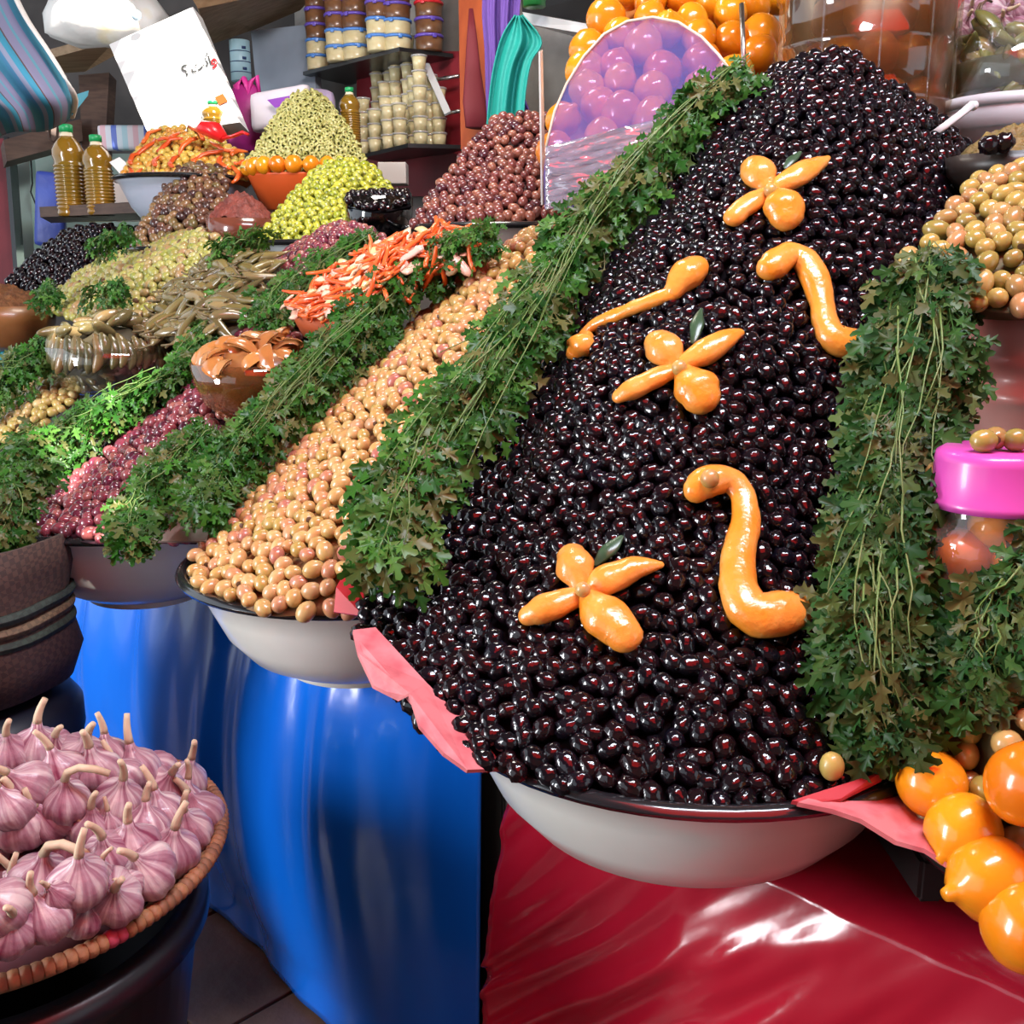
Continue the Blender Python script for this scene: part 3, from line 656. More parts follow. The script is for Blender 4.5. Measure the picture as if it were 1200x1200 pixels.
gbank('small parsley tuft below the black olives by the spice tub', [(75, 338, 10), (60, 348, 14), (50, 362, 10)], .034, 60, 40, lift=.12, thick=.04, seed=34, stems=4)
garland('parsley overhanging the woven basket', [(50, 515, 1.75, 14), (28, 550, 1.66, 26), (8, 590, 1.6, 28), (-5, 640, 1.56, 18)], .042, 260, 180, thick=.05, seed=35, stems=16)
# ================================================================== LEMON PEEL DECORATIONS
M_peel = mat('lemon_peel', (.78, .25, .018), .22, .55, col2=(.80, .33, .06), nscale=28, coat=.4, bump=.15, bscale=160, sss=.15)
M_peelp = mat('lemon_peel_pale', (.80, .32, .06), .25, .5, col2=(.76, .24, .025), nscale=35, coat=.35, bump=.15, bscale=140, sss=.15)
M_green_leaf = mat('stiff_leaf', (.03, .07, .03), .3, col2=(.05, .10, .05), nscale=50)
def blob(path, flat=.75, seg=14, hname='black_olives', sub=5, lift=.35):
    """peel shape pressed on the heap: path of (px, py, radius px)"""
    n = (len(path)-1)*sub+1; P2 = [Vector(p) for p in path]; pts, rad, nr = [], [], []
    for i in range(n):
        q = cat(P2, i/(n-1)); loc, nn = hit(hname, q.x, q.y); D = proj(loc)[2]; r = q.z*D/F
        pts.append((loc, nn, r)); 
    # smooth the surface distance
    locs = [p[0] for p in pts]; nrm = sum((p[1] for p in pts), Vector()).normalized()
    res = [locs[i]*.5+(locs[max(i-1, 0)]+locs[min(i+1, n-1)])*.25 for i in range(n)]
    cen = [res[i]+(CAM-res[i]).normalized()*(.017+pts[i][2]*lift*1.5) for i in range(n)]; rr = [p[2] for p in pts]
    # rounded ends
    def cap(c0, c1, r):
        d = (c0-c1).normalized(); return [(c0+d*r*math.sin(a), r*math.cos(a)) for a in (1.45, 1.15, .8, .4)]
    a = cap(cen[0], cen[2], rr[0]); b = cap(cen[-1], cen[-3], rr[-1])[::-1]
    P3 = [x for x, y in a]+cen+[x for x, y in b]; R3 = [y for x, y in a]+rr+[y for x, y in b]
    V, Fs = tube(P3, [max(r, .0006) for r in R3], seg, flat=flat, nrm=[nrm]*len(P3))
    return [v+nrm*0+Vector((noise.noise(v*60), noise.noise(v*60+Vector((5, 0, 0))), noise.noise(v*60+Vector((0, 9, 0)))))*.0016 for v in V], Fs
def flower(label, petals, centre, leaf):
    loc, nn = hit('black_olives', *centre[:2]); e = tag(empty('lemon_peel_flower', loc), label, 'decoration')
    for i, p in enumerate(petals): part('petal', *blob(p), M_peel if i % 2 else M_peelp, e)
    loc2 = loc+(CAM-loc).normalized()*.040; r = centre[2]*proj(loc)[2]/F
    part('flower_centre', *tf(lathe([(r*math.sin(a), -r*math.cos(a)) for a in [PI*k/8 for k in range(9)]], 12), Matrix.Translation(loc2)), M_tan, e)
    if leaf:
        V, Fs = blob(leaf, flat=.3, seg=8, lift=.3); part('leaf', V, Fs, M_green_leaf, e)
flower('lemon peel flower near the peak of the black heap, pointed petal ending by a leaf', [
    [(898, 216, 12), (890, 204, 20), (884, 196, 17)], [(908, 219, 9), (930, 208, 14), (952, 196, 12), (970, 185, 4)],
    [(896, 227, 10), (876, 240, 14), (860, 254, 13)], [(910, 229, 12), (918, 240, 24), (921, 251, 21)]], (903, 223, 8), [(921, 196, 3), (929, 187, 6), (937, 178, 2)])
flower('lemon peel flower with an upright dark leaf in the middle of the black heap', [
    [(790, 424, 12), (780, 411, 22), (772, 402, 18)], [(803, 424, 12), (825, 413, 17), (848, 399, 14), (867, 389, 6)],
    [(788, 434, 10), (766, 444, 14), (742, 456, 14), (726, 464, 10)], [(803, 439, 14), (815, 453, 26), (821, 463, 24)]], (796, 431, 9), [(813, 400, 4), (817, 380, 8), (822, 362, 2)])
flower('largest lemon peel flower low on the black heap with a broad dark leaf', [
    [(680, 684, 14), (674, 664, 23), (670, 652, 18)], [(697, 690, 14), (706, 682, 19), (735, 669, 17), (756, 663, 12), (773, 663, 5)],
    [(676, 700, 13), (655, 707, 18), (634, 715, 18), (621, 721, 14)], [(690, 702, 14), (706, 720, 27), (726, 738, 24), (731, 744, 22)]], (683, 691, 9), [(700, 659, 5), (713, 645, 11), (728, 630, 4)])
def squiggle(label, parts_, eye=None):
    loc, nn = hit('black_olives', *parts_[0][0][:2]); e = tag(empty('lemon_peel_squiggle', loc), label, 'decoration')
    for i, (p) in enumerate(parts_): part('peel', *blob(p, .8), M_peel, e)
    if eye:
        l2, n2 = hit('black_olives', *eye[:2]); r = eye[2]*proj(l2)[2]/F
        part('olive_eye', *tf(lathe([(r*math.sin(a), -r*math.cos(a)) for a in [PI*k/8 for k in range(9)]], 12), Matrix.Translation(l2+(CAM-l2).normalized()*.046)), M_tan, e)
squiggle('thin dumbbell shaped strip of lemon peel with a ball at each end', [[(676, 412, 14), (680, 406, 20), (684, 400, 14)], [(682, 394, 6), (700, 378, 8), (735, 364, 9), (765, 352, 10), (788, 344, 9)], [(790, 340, 13), (803, 324, 21), (812, 316, 19)]])
squiggle('hooked lemon peel strip reaching under the hanging parsley bunch', [[(902, 314, 16), (908, 310, 18), (922, 300, 16), (940, 302, 16), (955, 325, 18), (963, 355, 15), (968, 380, 16), (980, 398, 20), (1002, 402, 19), (1020, 398, 11)]])
squiggle('S shaped lemon peel strip with an olive eye low on the black heap', [[(817, 574, 16), (824, 568, 19), (838, 562, 19), (858, 564, 16), (872, 584, 15), (874, 612, 17), (868, 640, 19), (864, 668, 21), (868, 696, 24), (880, 716, 26), (902, 722, 27), (922, 716, 26), (928, 714, 24)]], (832, 561, 11))
# ================================================================== CARDS
def card(name, P_, label, m=M_pinkcard, th=.004): return thing_mesh(name, *slab(P_, th), m, label, 'card', smooth=False)
card('pink_card', [A(414, 738, 1.02), A(420, 765, 1.0), A(438, 803, .97), A(468, 818, .95), A(480, 812, .94), A(492, 850, .92), A(520, 882, .90), A(548, 902, .89), A(600, 900, .92), A(500, 800, .98), A(440, 735, 1.03)], 'pink stained card lining the left lip of the largest basin')
card('pink_card', [A(935, 940, .835), A(975, 948, .83), A(1010, 960, .825), A(1050, 985, .82), A(1085, 995, .81), A(1125, 1022, .80), A(1140, 985, .84), A(1095, 935, .90), A(1030, 915, .9), A(975, 925, .88)], 'pink stained card bridging the largest basin and the oranges')
card('red_card', [A(928, 938, .845), A(965, 926, .86), A(1032, 905, .88), A(1034, 912, .88), A(985, 936, .85), A(950, 942, .84)], 'dark red card edge tucked under the front of the black heap', mat('red_card', (.42, .03, .04), .5))
card('red_card', [A(391, 717, 1.115), A(426, 722, 1.10), A(427, 645, 1.14), A(415, 650, 1.14), A(394, 688, 1.12)], 'bright red card standing between the tan and black heaps', mat('red_sheet', (.50, .01, .02), .35), .003)
card('cardboard_flap', [bank(178, 634, .04), bank(242, 634, .04), bank(256, 580, .06), bank(245, 540, .07), bank(200, 575, .06)], 'pale brown cardboard flap behind the draped parsley bunch', mat('cardboard', (.34, .25, .20), .8, col2=(.27, .19, .15), nscale=14))
o = ob('stray_olive', ell('stray_olive', .0105, 1.2, M_gsmall, 14, 10, .02, 3)); o.location = at(975, 898, .872); o.rotation_euler = (0, PI/2, 0); tag(o, 'single straw coloured olive lying on the black olives above the card', 'olive')
# ================================================================== GARLIC
def garlic_mat():
    m = mat('garlic_skin', (.74, .58, .58), .42, .45, bump=.18, bscale=90, coat=.1)
    nt = m.node_tree; L = nt.links.new; b = nt.nodes['Principled BSDF']
    tc = nd(nt, 'ShaderNodeTexCoord'); sx = nd(nt, 'ShaderNodeSeparateXYZ'); L(tc.outputs['Object'], sx.inputs[0])
    at2 = nd(nt, 'ShaderNodeMath', operation='ARCTAN2'); L(sx.outputs['Y'], at2.inputs[0]); L(sx.outputs['X'], at2.inputs[1])
    cx = nd(nt, 'ShaderNodeCombineXYZ'); mu = nd(nt, 'ShaderNodeMath', operation='MULTIPLY'); mu.inputs[1].default_value = 1.9; L(at2.outputs[0], mu.inputs[0]); L(mu.outputs[0], cx.inputs[0])
    mz = nd(nt, 'ShaderNodeMath', operation='MULTIPLY'); mz.inputs[1].default_value = 14; L(sx.outputs['Z'], mz.inputs[0]); L(mz.outputs[0], cx.inputs[1])
    oi = nd(nt, 'ShaderNodeObjectInfo'); mo = nd(nt, 'ShaderNodeMath', operation='MULTIPLY'); mo.inputs[1].default_value = 40; L(oi.outputs['Random'], mo.inputs[0]); L(mo.outputs[0], cx.inputs[2])
    n = nd(nt, 'ShaderNodeTexNoise'); n.inputs['Scale'].default_value = 1.6; n.inputs['Detail'].default_value = 4; L(cx.outputs[0], n.inputs['Vector'])
    r = nd(nt, 'ShaderNodeValToRGB'); el = r.color_ramp.elements; el[0].position = .3; el[1].position = .72; e = el.new(.5)
    el[0].color = (.60, .51, .49, 1); el[1].color = (.36, .20, .24, 1); el[2].color = (.18, .03, .07, 1)
    L(n.outputs[0], r.inputs[0]); L(r.outputs[0], b.inputs['Base Color'])
    return m
M_garlic = garlic_mat(); M_gstem = mat('garlic_stem', (.62, .50, .34), .6, col2=(.50, .38, .24), nscale=60, stretch=(1, 1, .2))
M_root = mat('garlic_root', (.45, .34, .22), .8)
def garlic_mesh(seed, r=.026):
    rr = random.Random(seed); nl = rr.choice((7, 8, 9)); ph = rr.random()*6
    prof = [(.001, -.82), (.30, -.86), (.62, -.74), (.88, -.45), (1.0, -.08), (.97, .22), (.84, .47), (.60, .68), (.34, .84), (.21, 1.0), (.17, 1.2)]
    def lob(q, z, a):
        t = max(0, min(1, (1.1-z/r)/1.6)); return q*(1-.17*t*(1-abs(math.sin((a+ph)*nl/2)))**2+.05*math.sin(a*2+seed)+.04*math.sin(a*3+seed*2))
    V, Fs = lathe([(p*r, z*r) for p, z in prof], 28, lob)
    return mk_mesh('garlic_bulb', V, Fs, M_garlic)
GM = [garlic_mesh(s) for s in range(5)]
def stem_mesh(seed, r=.026):
    rr = random.Random(seed); b = rr.uniform(-.12, .12); ln = rr.uniform(.55, 1.05)*r; q = [Vector((b*k*k*r*.12, 0, r*1.2+ln*k/5)) for k in range(6)]
    return mk_mesh('stem', *tube(q, [r*(.17-.012*k) for k in range(6)], 8, up=Vector((0, 1, 0))), M_gstem)
SM = [stem_mesh(s) for s in range(4)]
SMB = mk_mesh('stem', *tube([Vector((.0, 0, .030)), Vector((.004, 0, .042)), Vector((.016, 0, .050)), Vector((.032, 0, .050)), Vector((.046, 0, .046))], [.0045, .0042, .004, .004, .0035], 8, up=Vector((0, 1, 0))), M_gstem)
RM = mk_mesh('root_plate', *tf(lathe([(.001, -.0245), (.008, -.0235), (.0085, -.021), (.001, -.02)], 12), Matrix.Identity(4)), M_root)
GROT = []
def garlic(loc, up, spin, s, k, bent=False, label='', group=''):
    M = Matrix.Translation(loc) @ up.to_track_quat('Z', 'Y').to_matrix().to_4x4() @ Matrix.Rotation(spin, 4, 'Z') @ Matrix.Scale(s, 4)
    o = ob('garlic_bulb', GM[k % 5]); o.matrix_world = M; tag(o, label, 'garlic', group)
    ob('stem', SMB if bent else SM[k % 4], o); ob('root_plate', RM, o)
    return o
# wicker tray the garlic lies in
M_wick = mat('wicker', (.36, .17, .07), .6, col2=(.22, .09, .04), nscale=25, bump=.3, bscale=90)
M_wick2 = mat('wicker_dark', (.17, .075, .035), .65, col2=(.28, .13, .06), nscale=30, bump=.3)
M_wickp = mat('wicker_pink', (.42, .05, .09), .6)
GC = Vector((-.60, 1.06, .555)); GR = .262
tray = tag(empty('wicker_tray', GC-Vector((0, 0, .07))), 'shallow coiled wicker tray heaped with pink garlic', 'tray')
prof = [(.001, .0), (.12, .0), (.17, .008), (.215, .03), (.250, .062), (.256, .066), (.248, .072), (.205, .038), (.16, .016), (.001, .012)]
coil = lathe(prof, 72)
part('body', *tf(coil, Matrix.Translation(tray.location)), mat('straw', (.34, .21, .09), .7, col2=(.20, .11, .05), nscale=60, bump=.5, bscale=140), tray)
seg = mk_mesh('rim_wrap', *tube([Vector((0, -.0055, 0)), Vector((0, -.0045, 0)), Vector((0, 0, 0)), Vector((0, .0045, 0)), Vector((0, .0055, 0))], [.006, .0085, .0095, .0085, .006], 8, up=ZD), [M_wick], True)
seg2 = seg.copy(); seg2.materials[0] = M_wick2; seg3 = seg.copy(); seg3.materials[0] = M_wickp
nw = 158
for k in range(nw):
    a = 2*PI*k/nw; p = Vector((math.cos(a)*.256, math.sin(a)*.256, .070))
    x, y, d = proj(tray.location+p)
    o = ob('rim_wrap', seg3 if k in (141, 142) else (seg2 if R.random() < .45 else seg), tray, p, (R.uniform(-.1, .1), 0, a))
tub = tag(empty('black_tub', (GC.x, GC.y, 0)), 'black tub that carries the wicker garlic tray', 'tub')
M_blackpl = mat('black_plastic', (.008, .009, .014), .35)
part('body', *tf(lathe([(.10, 0), (.15, .005), (.20, .30), (.222, .44), (.236, .45), (.236, .484), (.21, .484), (.20, .42), (.10, .05), (.001, .04)], 56), Matrix.Translation((GC.x, GC.y, 0))), M_blackpl, tub)
# bulbs: one row list read from the photograph plus filler in between
bulbs = [(42, 880, 0), (72, 905, 0), (32, 922, 0), (110, 905, 0), (145, 912, 0), (190, 925, 0), (215, 940, 0), (170, 970, 0), (220, 975, 0), (78, 940, 1), (138, 940, 0), (28, 965, 0), (108, 970, 0), (80, 992, 0), (127, 1005, 0), (175, 1022, 0), (30, 1030, 0), (92, 1035, 0), (55, 1075, 0), (132, 1052, 0), (12, 1090, 0), (8, 1040, 0), (48, 1032, 1), (-12, 985, 0), (-10, 925, 0), (5, 1002, 1), (160, 905, 0), (10, 885, 0), (95, 1078, 2), (62, 960, 0), (-20, 1060, 0), (95, 890, 0), (215, 918, 0), (130, 965, 2), (50, 1000, 0), (155, 995, 0), (-10, 1015, 0), (15, 945, 0), (190, 955, 0), (70, 1050, 2), (110, 1025, 2), (150, 1040, 2), (200, 1000, 0), (60, 880, 0), (125, 888, 0), (180, 905, 0), (0, 1065, 0), (232, 955, 0)]
k = 0
for (x, y, b) in bulbs:
    # height of the heap over the tray
    p = onz(x, y, .60)
    for _ in range(6):
        r = math.hypot(p.x-GC.x, p.y-GC.y)/.235; zz = .558+.115*max(0, 1-r**2.2); p = onz(x, y, zz)
    rr_ = random.Random(k*13+5)
    rad = Vector((p.x-GC.x, p.y-GC.y, 0)); up = (ZD*1.0+rad*1.2+Vector((rr_.uniform(-.5, .5), rr_.uniform(-.75, .1), 0))).normalized()
    s = (1.12+rr_.uniform(-.15, .15))*(0.62 if b == 2 else 1)
    rad_ = math.hypot(p.x-GC.x, p.y-GC.y)/.235; lb = 'pink garlic bulb in the wicker tray'; gp = 'garlic in the wicker tray'
    if rad_ > .80: lb, gp = 'pink garlic bulb leaning on the rim of the wicker tray', 'garlic at the tray rim'
    elif rad_ < .40: lb, gp = 'pink garlic bulb on the crown of the heap in the wicker tray', 'garlic on the crown of the heap'
    if b == 1: lb = 'pink garlic bulb with a bent stem in the wicker tray'
    if b == 2: lb = 'small pink garlic bulb tucked between larger ones in the wicker tray'
    garlic(p, up, rr_.uniform(0, 6.28), s, k, b == 1, lb, {0: gp, 1: 'garlic with bent stems', 2: 'small garlic in the wicker tray'}[b]); k += 1
for rr_i, nn_i in ((.215, 17), (.155, 12), (.095, 7), (.03, 2)):       # the rest of the tray, beyond the frame
    for j in range(nn_i):
        a = 2*PI*j/nn_i+rr_i*9; p = Vector((GC.x+rr_i*math.cos(a), GC.y+rr_i*math.sin(a), .558+.115*max(0, 1-(rr_i/.235)**2.2)))
        if proj(p)[0] > -42: continue
        q_ = random.Random(j*7+int(rr_i*1000)); rad = Vector((p.x-GC.x, p.y-GC.y, 0))
        garlic(p, (ZD+rad*1.2+Vector((q_.uniform(-.5, .5), q_.uniform(-.5, .3), 0))).normalized(), q_.uniform(0, 6), q_.uniform(1, 1.2), j, False, 'pink garlic bulb on the far side of the wicker tray', 'garlic on the far side of the tray')
V, Fs = lathe([(.001, .085), (.06, .08), (.13, .055), (.18, .03), (.21, .0), (.001, -.01)], 40)
thing_mesh('garlic_heap', *tf((V, Fs), Matrix.Translation((GC.x, GC.y, .515))), mat('garlic_core', (.14, .05, .06), .9), 'mass of garlic skins under the bulbs in the wicker tray', 'garlic', kind='stuff')
# ================================================================== WOVEN BASKET AT THE LEFT
def weave_mat(name, c1, c2, c3):
    m = mat(name, c1, .75); nt = m.node_tree; L = nt.links.new; b = nt.nodes['Principled BSDF']
    tc = nd(nt, 'ShaderNodeTexCoord'); mp = nd(nt, 'ShaderNodeMapping'); mp.inputs['Scale'].default_value = (120, 120, 120); mp.inputs['Rotation'].default_value = (0, .5, .3)
    L(tc.outputs['Object'], mp.inputs[0]); br = nd(nt, 'ShaderNodeTexChecker'); br.inputs[1].default_value = (*c1, 1); br.inputs[2].default_value = (*c2, 1); br.inputs['Scale'].default_value = 1.0; L(mp.outputs[0], br.inputs[0])
    n = nd(nt, 'ShaderNodeTexNoise'); n.inputs['Scale'].default_value = 18; L(tc.outputs['Object'], n.inputs['Vector'])
    mx = nd(nt, 'ShaderNodeMix', data_type='RGBA'); mx.inputs['B'].default_value = (*c3, 1); L(n.outputs[0], mx.inputs['Factor']); L(br.outputs[0], mx.inputs['A']); L(mx.outputs['Result'], b.inputs['Base Color'])
    bp = nd(nt, 'ShaderNodeBump'); bp.inputs['Strength'].default_value = .8; bp.inputs['Distance'].default_value = .004; L(br.outputs['Fac'], bp.inputs['Height']); L(bp.outputs[0], b.inputs['Normal'])
    return m
BC = onz(-55, 770, .66); BC = Vector((-.86, 1.50, .565))
bas = tag(empty('woven_basket', BC), 'dark brown woven palm basket with green bands, parsley hanging over it', 'basket')
def wob(r, z, a): return r*(1+.03*math.sin(3*a+z*30)+.02*math.sin(7*a))
bprof = [(.12, 0), (.155, .015), (.178, .07), (.172, .12), (.168, .16), (.172, .2), (.168, .25), (.160, .25), (.162, .2), (.15, .05), (.001, .04)]
part('body', *tf(lathe(bprof, 48, wob), Matrix.Translation(BC)), weave_mat('palm_weave', (.075, .04, .028), (.025, .013, .011), (.05, .027, .02)), bas)
for zz, mm in ((.115, (.03, .05, .035)), (.135, (.16, .11, .06)), (.155, (.03, .05, .04))):
    q = [(.172+.006*math.cos(a), zz+.008*math.sin(a)) for a in [2*PI*i/6 for i in range(7)]]
    V, Fs = lathe(q, 48, wob); part('woven_band', *tf((V, [f for f in Fs if len(f) == 4]), Matrix.Translation(BC)), weave_mat('band%d' % int(zz*1000), mm, tuple(c*.4 for c in mm), tuple(c*.7 for c in mm)), bas)
bt = tag(empty('black_barrel', (BC.x, BC.y, 0)), 'black rounded barrel standing under the woven basket', 'barrel')
part('body', *tf(lathe([(.001, 0), (.16, 0), (.19, .02), (.205, .15), (.195, .3), (.178, .42), (.165, .46), (.172, .49), (.172, .53), (.155, .555), (.12, .563), (.001, .563)], 48), Matrix.Translation((BC.x, BC.y, 0))), mat('barrel', (.004, .006, .014), .45), bt)
# ================================================================== ORANGES AND THINGS AT THE RIGHT
M_lemon = ramp_mat('preserved_lemon', [(.74, .21, .006), (.80, .30, .01), (.68, .16, .005), (.80, .36, .012)], .2, .55, coat=.4, bump=.12, bscale=70, sss=.1)
def lemon_mesh(seed, r=.034, el=1.08, nip=.25):
    rr = random.Random(seed); prof = []
    for k in range(15):
        a = PI*k/14; z = -math.cos(a)*r*el; q = math.sin(a)*r
        prof.append([max(q, .0008), z])
    prof[0][1] += r*.12; prof[1][1] += r*.04
    prof[-1] = [.0008, r*el*(1+nip*.55)]; prof[-2] = [r*.15, r*el*(1+nip*.48)]; prof[-3] = [r*(.21 if nip else .42), r*el*(.97+nip*.12)]; prof[-4] = [r*(.40 if nip else .62), r*el*(.90 if nip else .78)]
    V, Fs = lathe([tuple(p) for p in prof], 22, lambda q, z, a: q*(1+.03*math.sin(2*a+seed)+.02*math.sin(3*a+seed*3)))
    V = [v*(1+.05*noise.noise(v*38+Vector((seed*3, 0, 0)))+.015*noise.noise(v*120)) for v in V]
    return mk_mesh('preserved_lemon', V, [f for f in Fs], M_lemon)
LM = [lemon_mesh(1), lemon_mesh(2, .034, 1.0, .12), lemon_mesh(3, .034, .96, 0), lemon_mesh(4, .033, 1.12, .4)]
def lemon(px, py, D, rpx, k, axis, label, group=None, off=0):
    o = ob('preserved_lemon', LM[k]); r = rpx*D/F; o.matrix_world = Matrix.Translation(at(px, py, D)) @ Vector(axis).to_track_quat('Z', 'Y').to_matrix().to_4x4() @ Matrix.Scale(r/.034, 4)
    return tag(o, label, 'lemon', group)
GL = 'preserved lemons in front of the khaki olives'
lemon(1092, 918, .86, 40, 1, (-.1, -.3, 1), 'orange preserved lemon at the upper end of the row beside the pink card')
lemon(1128, 972, .82, 42, 0, (-.8, -.5, -.6), 'orange preserved lemon touching the pink card, second of the row')
lemon(1162, 1030, .79, 50, 3, (-1, -.3, -.15), 'yellow preserved lemon with a nipple facing the red sheet')
lemon(1205, 1088, .76, 54, 2, (-.3, -1, .1), 'yellow preserved lemon at the lip of the dark basin')
lemon(1205, 918, .78, 48, 0, (.5, -.4, .8), 'large preserved lemon resting among the khaki olives of the dark basin')
lemon(1108, 862, .90, 24, 2, (0, -.4, 1), 'preserved lemon half hidden under the parsley above the dark basin')
rg2 = [ell('khaki_olive_low', .0112, e, M_rgreen, 14, 10, .02, s, M_scar if s % 2 else None, .1) for s, e in enumerate((1.2, 1.35, 1.1))]
heap('khaki_olives_low', 'loose_khaki_olive', [[A(1085, 960, .87), A(1140, 1015, .83), A(1200, 1085, .80), A(1290, 1130, .78), A(1420, 1110, .79), A(1530, 1000, .86)], [A(1110, 915, .89), A(1160, 940, .84), A(1210, 985, .81), A(1300, 1000, .80), A(1420, 990, .81), A(1520, 940, .88)], [A(1118, 872, .89), A(1165, 878, .845), A(1215, 885, .83), A(1300, 890, .82), A(1410, 890, .85), A(1500, 890, .92)], [A(1130, 840, .87), A(1175, 832, .85), A(1220, 828, .84), A(1300, 825, .85), A(1400, 830, .89), A(1480, 845, .96)]],
     rg2, .0195, mat('khaki_core', (.10, .07, .02), .7), 'khaki olive wedged between the preserved lemons in the dark basin', 'khaki olives between the preserved lemons', 'mass of khaki olives between the preserved lemons in the dark basin', d=.0225, seed=16, tries=12000, back=.05, margin=400)
dbc = onz(1330, 960, .735)
basin('dark_basin', Vector((.60, .86, .70)), .235, .11, 'dark metal basin holding preserved lemons and khaki olives', M_rim, mat('dark_enamel', (.012, .014, .02), .3), seg=64)
# pink stained tub
M_tub = mat('stained_tub', (.62, .34, .30), .35, col2=(.48, .14, .12), nscale=9, lo=.4, hi=.7, coat=.2)
tc_ = at(1238, 345, 1.13); tz = tc_.z; tr = .098
pt_ = tag(empty('plastic_tub', (tc_.x, tc_.y, tz-.22)), 'pink stained plastic tub under the heap of khaki olives', 'tub')
part('body', *tf(lathe([(.001, 0), (.080, 0), (.083, .01), (.088, .10), (.094, .105), (.094, .118), (.090, .122), (.091, .14), (.096, .145), (.096, .158), (.092, .165), (.095, .215), (.088, .215), (.082, .02), (.001, .02)], 48), Matrix.Translation(pt_.location)), M_tub, pt_)
part('rim', *tf(lathe_open([(.094, .20), (.101, .203), (.102, .222), (.097, .224), (.090, .215)], 48), Matrix.Translation(pt_.location)), M_tub, pt_)
# jar with the pink lid
jl = at(1166, 552, .93); jb = Vector((jl.x, jl.y, jl.z-.165)); jar = tag(empty('lidded_jar', jb), 'clear plastic jar of preserved lemons with a bright pink lid', 'jar')
M_pinklid = mat('pink_lid', (.56, .07, .36), .3, coat=.2)
lidv = [(.001, .185), (.045, .186), (.051, .182), (.0525, .175), (.0535, .142), (.0555, .140), (.0555, .133), (.050, .132), (.001, .134)][::-1]
part('lid', *tf(lathe(lidv, 48), Matrix.Translation(jb)), M_pinklid, jar)
part('body', *tf(lathe_open([(.047, .136), (.047, .126), (.060, .110), (.063, .09), (.0605, .078), (.063, .07), (.0625, .02), (.055, .003), (.001, .0)], 48), Matrix.Translation(jb)), glass_mat('jar_plastic', (.96, .88, .82), .07, .05, haze=.08, hazecol=(1, .8, .7)), jar)
for i, (dx, dy, dz, rr_) in enumerate([(-.028, -.02, .035, .030), (.022, -.028, .03, .029), (-.03, -.016, .088, .027), (.018, -.030, .085, .029), (.01, .025, .05, .032), (-.005, -.02, .118, .022)]):
    o = ob('jarred_lemon', LM[i % 3]); o.location = jb+Vector((dx, dy, dz)); o.scale = (rr_/.034,)*3; o.rotation_euler = (i*1.1, i*.7, i); tag(o, 'preserved lemon inside the pink lidded jar', 'lemon', 'lemons in the pink lidded jar')
for i, (x, y, D, rot) in enumerate([(1152, 528, .905, .3), (1166, 520, .92, 1.2), (1190, 524, .91, .1)]):
    o = ob('khaki_olive_loose', rg[i]); p = at(x, y, D); o.location = Vector((p.x, p.y, jb.z+.196)); o.rotation_euler = (0, 0, rot); tag(o, 'khaki olive lying on the pink jar lid', 'olive', 'olives on the pink lid')
o = ob('khaki_olive_loose', rg[0]); o.location = at(1100, 553, .95); tag(o, 'brownish olive caught in the parsley beside the pink lid', 'olive')

# slatted crates that lift the tub and the jar off the counter
M_crate = mat('crate_wood', (.16, .10, .055), .7, col2=(.10, .06, .03), nscale=12, stretch=(1, 6, 6))
def crate(c, w, h, label, M_crate=M_crate):
    e = tag(empty('wooden_crate', c), label, 'crate')
    for sx in (-1, 1):
        for sy in (-1, 1): part('post', *boxv(c+Vector((sx*(w/2-.01), sy*(w/2-.01), h/2)), .018, .018, h), M_crate, e, False)
    n = max(2, int(h/.05))
    for k in range(n):
        z = h*(k+.5)/n
        for sx in (-1, 1):
            part('slat', *boxv(c+Vector((0, sx*w/2, z)), w, .008, h/n*.75), M_crate, e, False); part('slat', *boxv(c+Vector((sx*w/2, 0, z)), .008, w, h/n*.75), M_crate, e, False)
    part('top_board', *boxv(c+Vector((0, 0, h-.006)), w, w, .010), M_crate, e, False)
crate(Vector((pt_.location.x, pt_.location.y, pt_.location.z-.20)), .19, .199, 'slatted wooden crate under the pink stained tub')
crate(Vector((jb.x+.015, jb.y+.03, .602)), .11, jb.z-.603, 'slatted crate coloured like the shade under the pink lidded jar', mat('crate_shade', (.02, .008, .008), .7))  # near-black colour stands in for the shade beneath the jar
for i, (x, y, D, k) in enumerate([(1290, 1120, .74, 1), (1380, 1110, .75, 0), (1300, 950, .77, 2), (1390, 1000, .76, 3)]): lemon(x, y, D, 50, k, (.3*i-.5, -.6, .5), 'preserved lemon at the outer side of the dark basin', 'lemons at the outer side of the dark basin')
# ================================================================== BOWLS ON THE BANK
def solid(name, c, prof, m, label, catg, seg=40, parts=()):
    e = tag(empty(name, c), label, catg)
    part('body', *tf(lathe(prof, seg), Matrix.Translation(c)), m, e)
    for pn, pp, pm in parts: part(pn, *tf(lathe(pp, seg), Matrix.Translation(c)), pm, e)
    return e
M_brownglass = glass_mat('amber_glass', (.86, .72, .52), .07, .03, haze=.05, hazecol=(.5, .3, .12))
def glass_bowl(c, Rr, dep, label, m):
    pr = [(.35, 0), (.55, .03), (.80, .28), (.93, .60), (1.0, 1.0), (.975, 1.0), (.90, .60), (.77, .30), (.5, .07), (.001, .06)]
    pr = [(r*Rr, z*dep) for r, z in pr]
    return solid('glass_bowl', c, [(.001, 0)]+pr, m, label, 'bowl', 48)
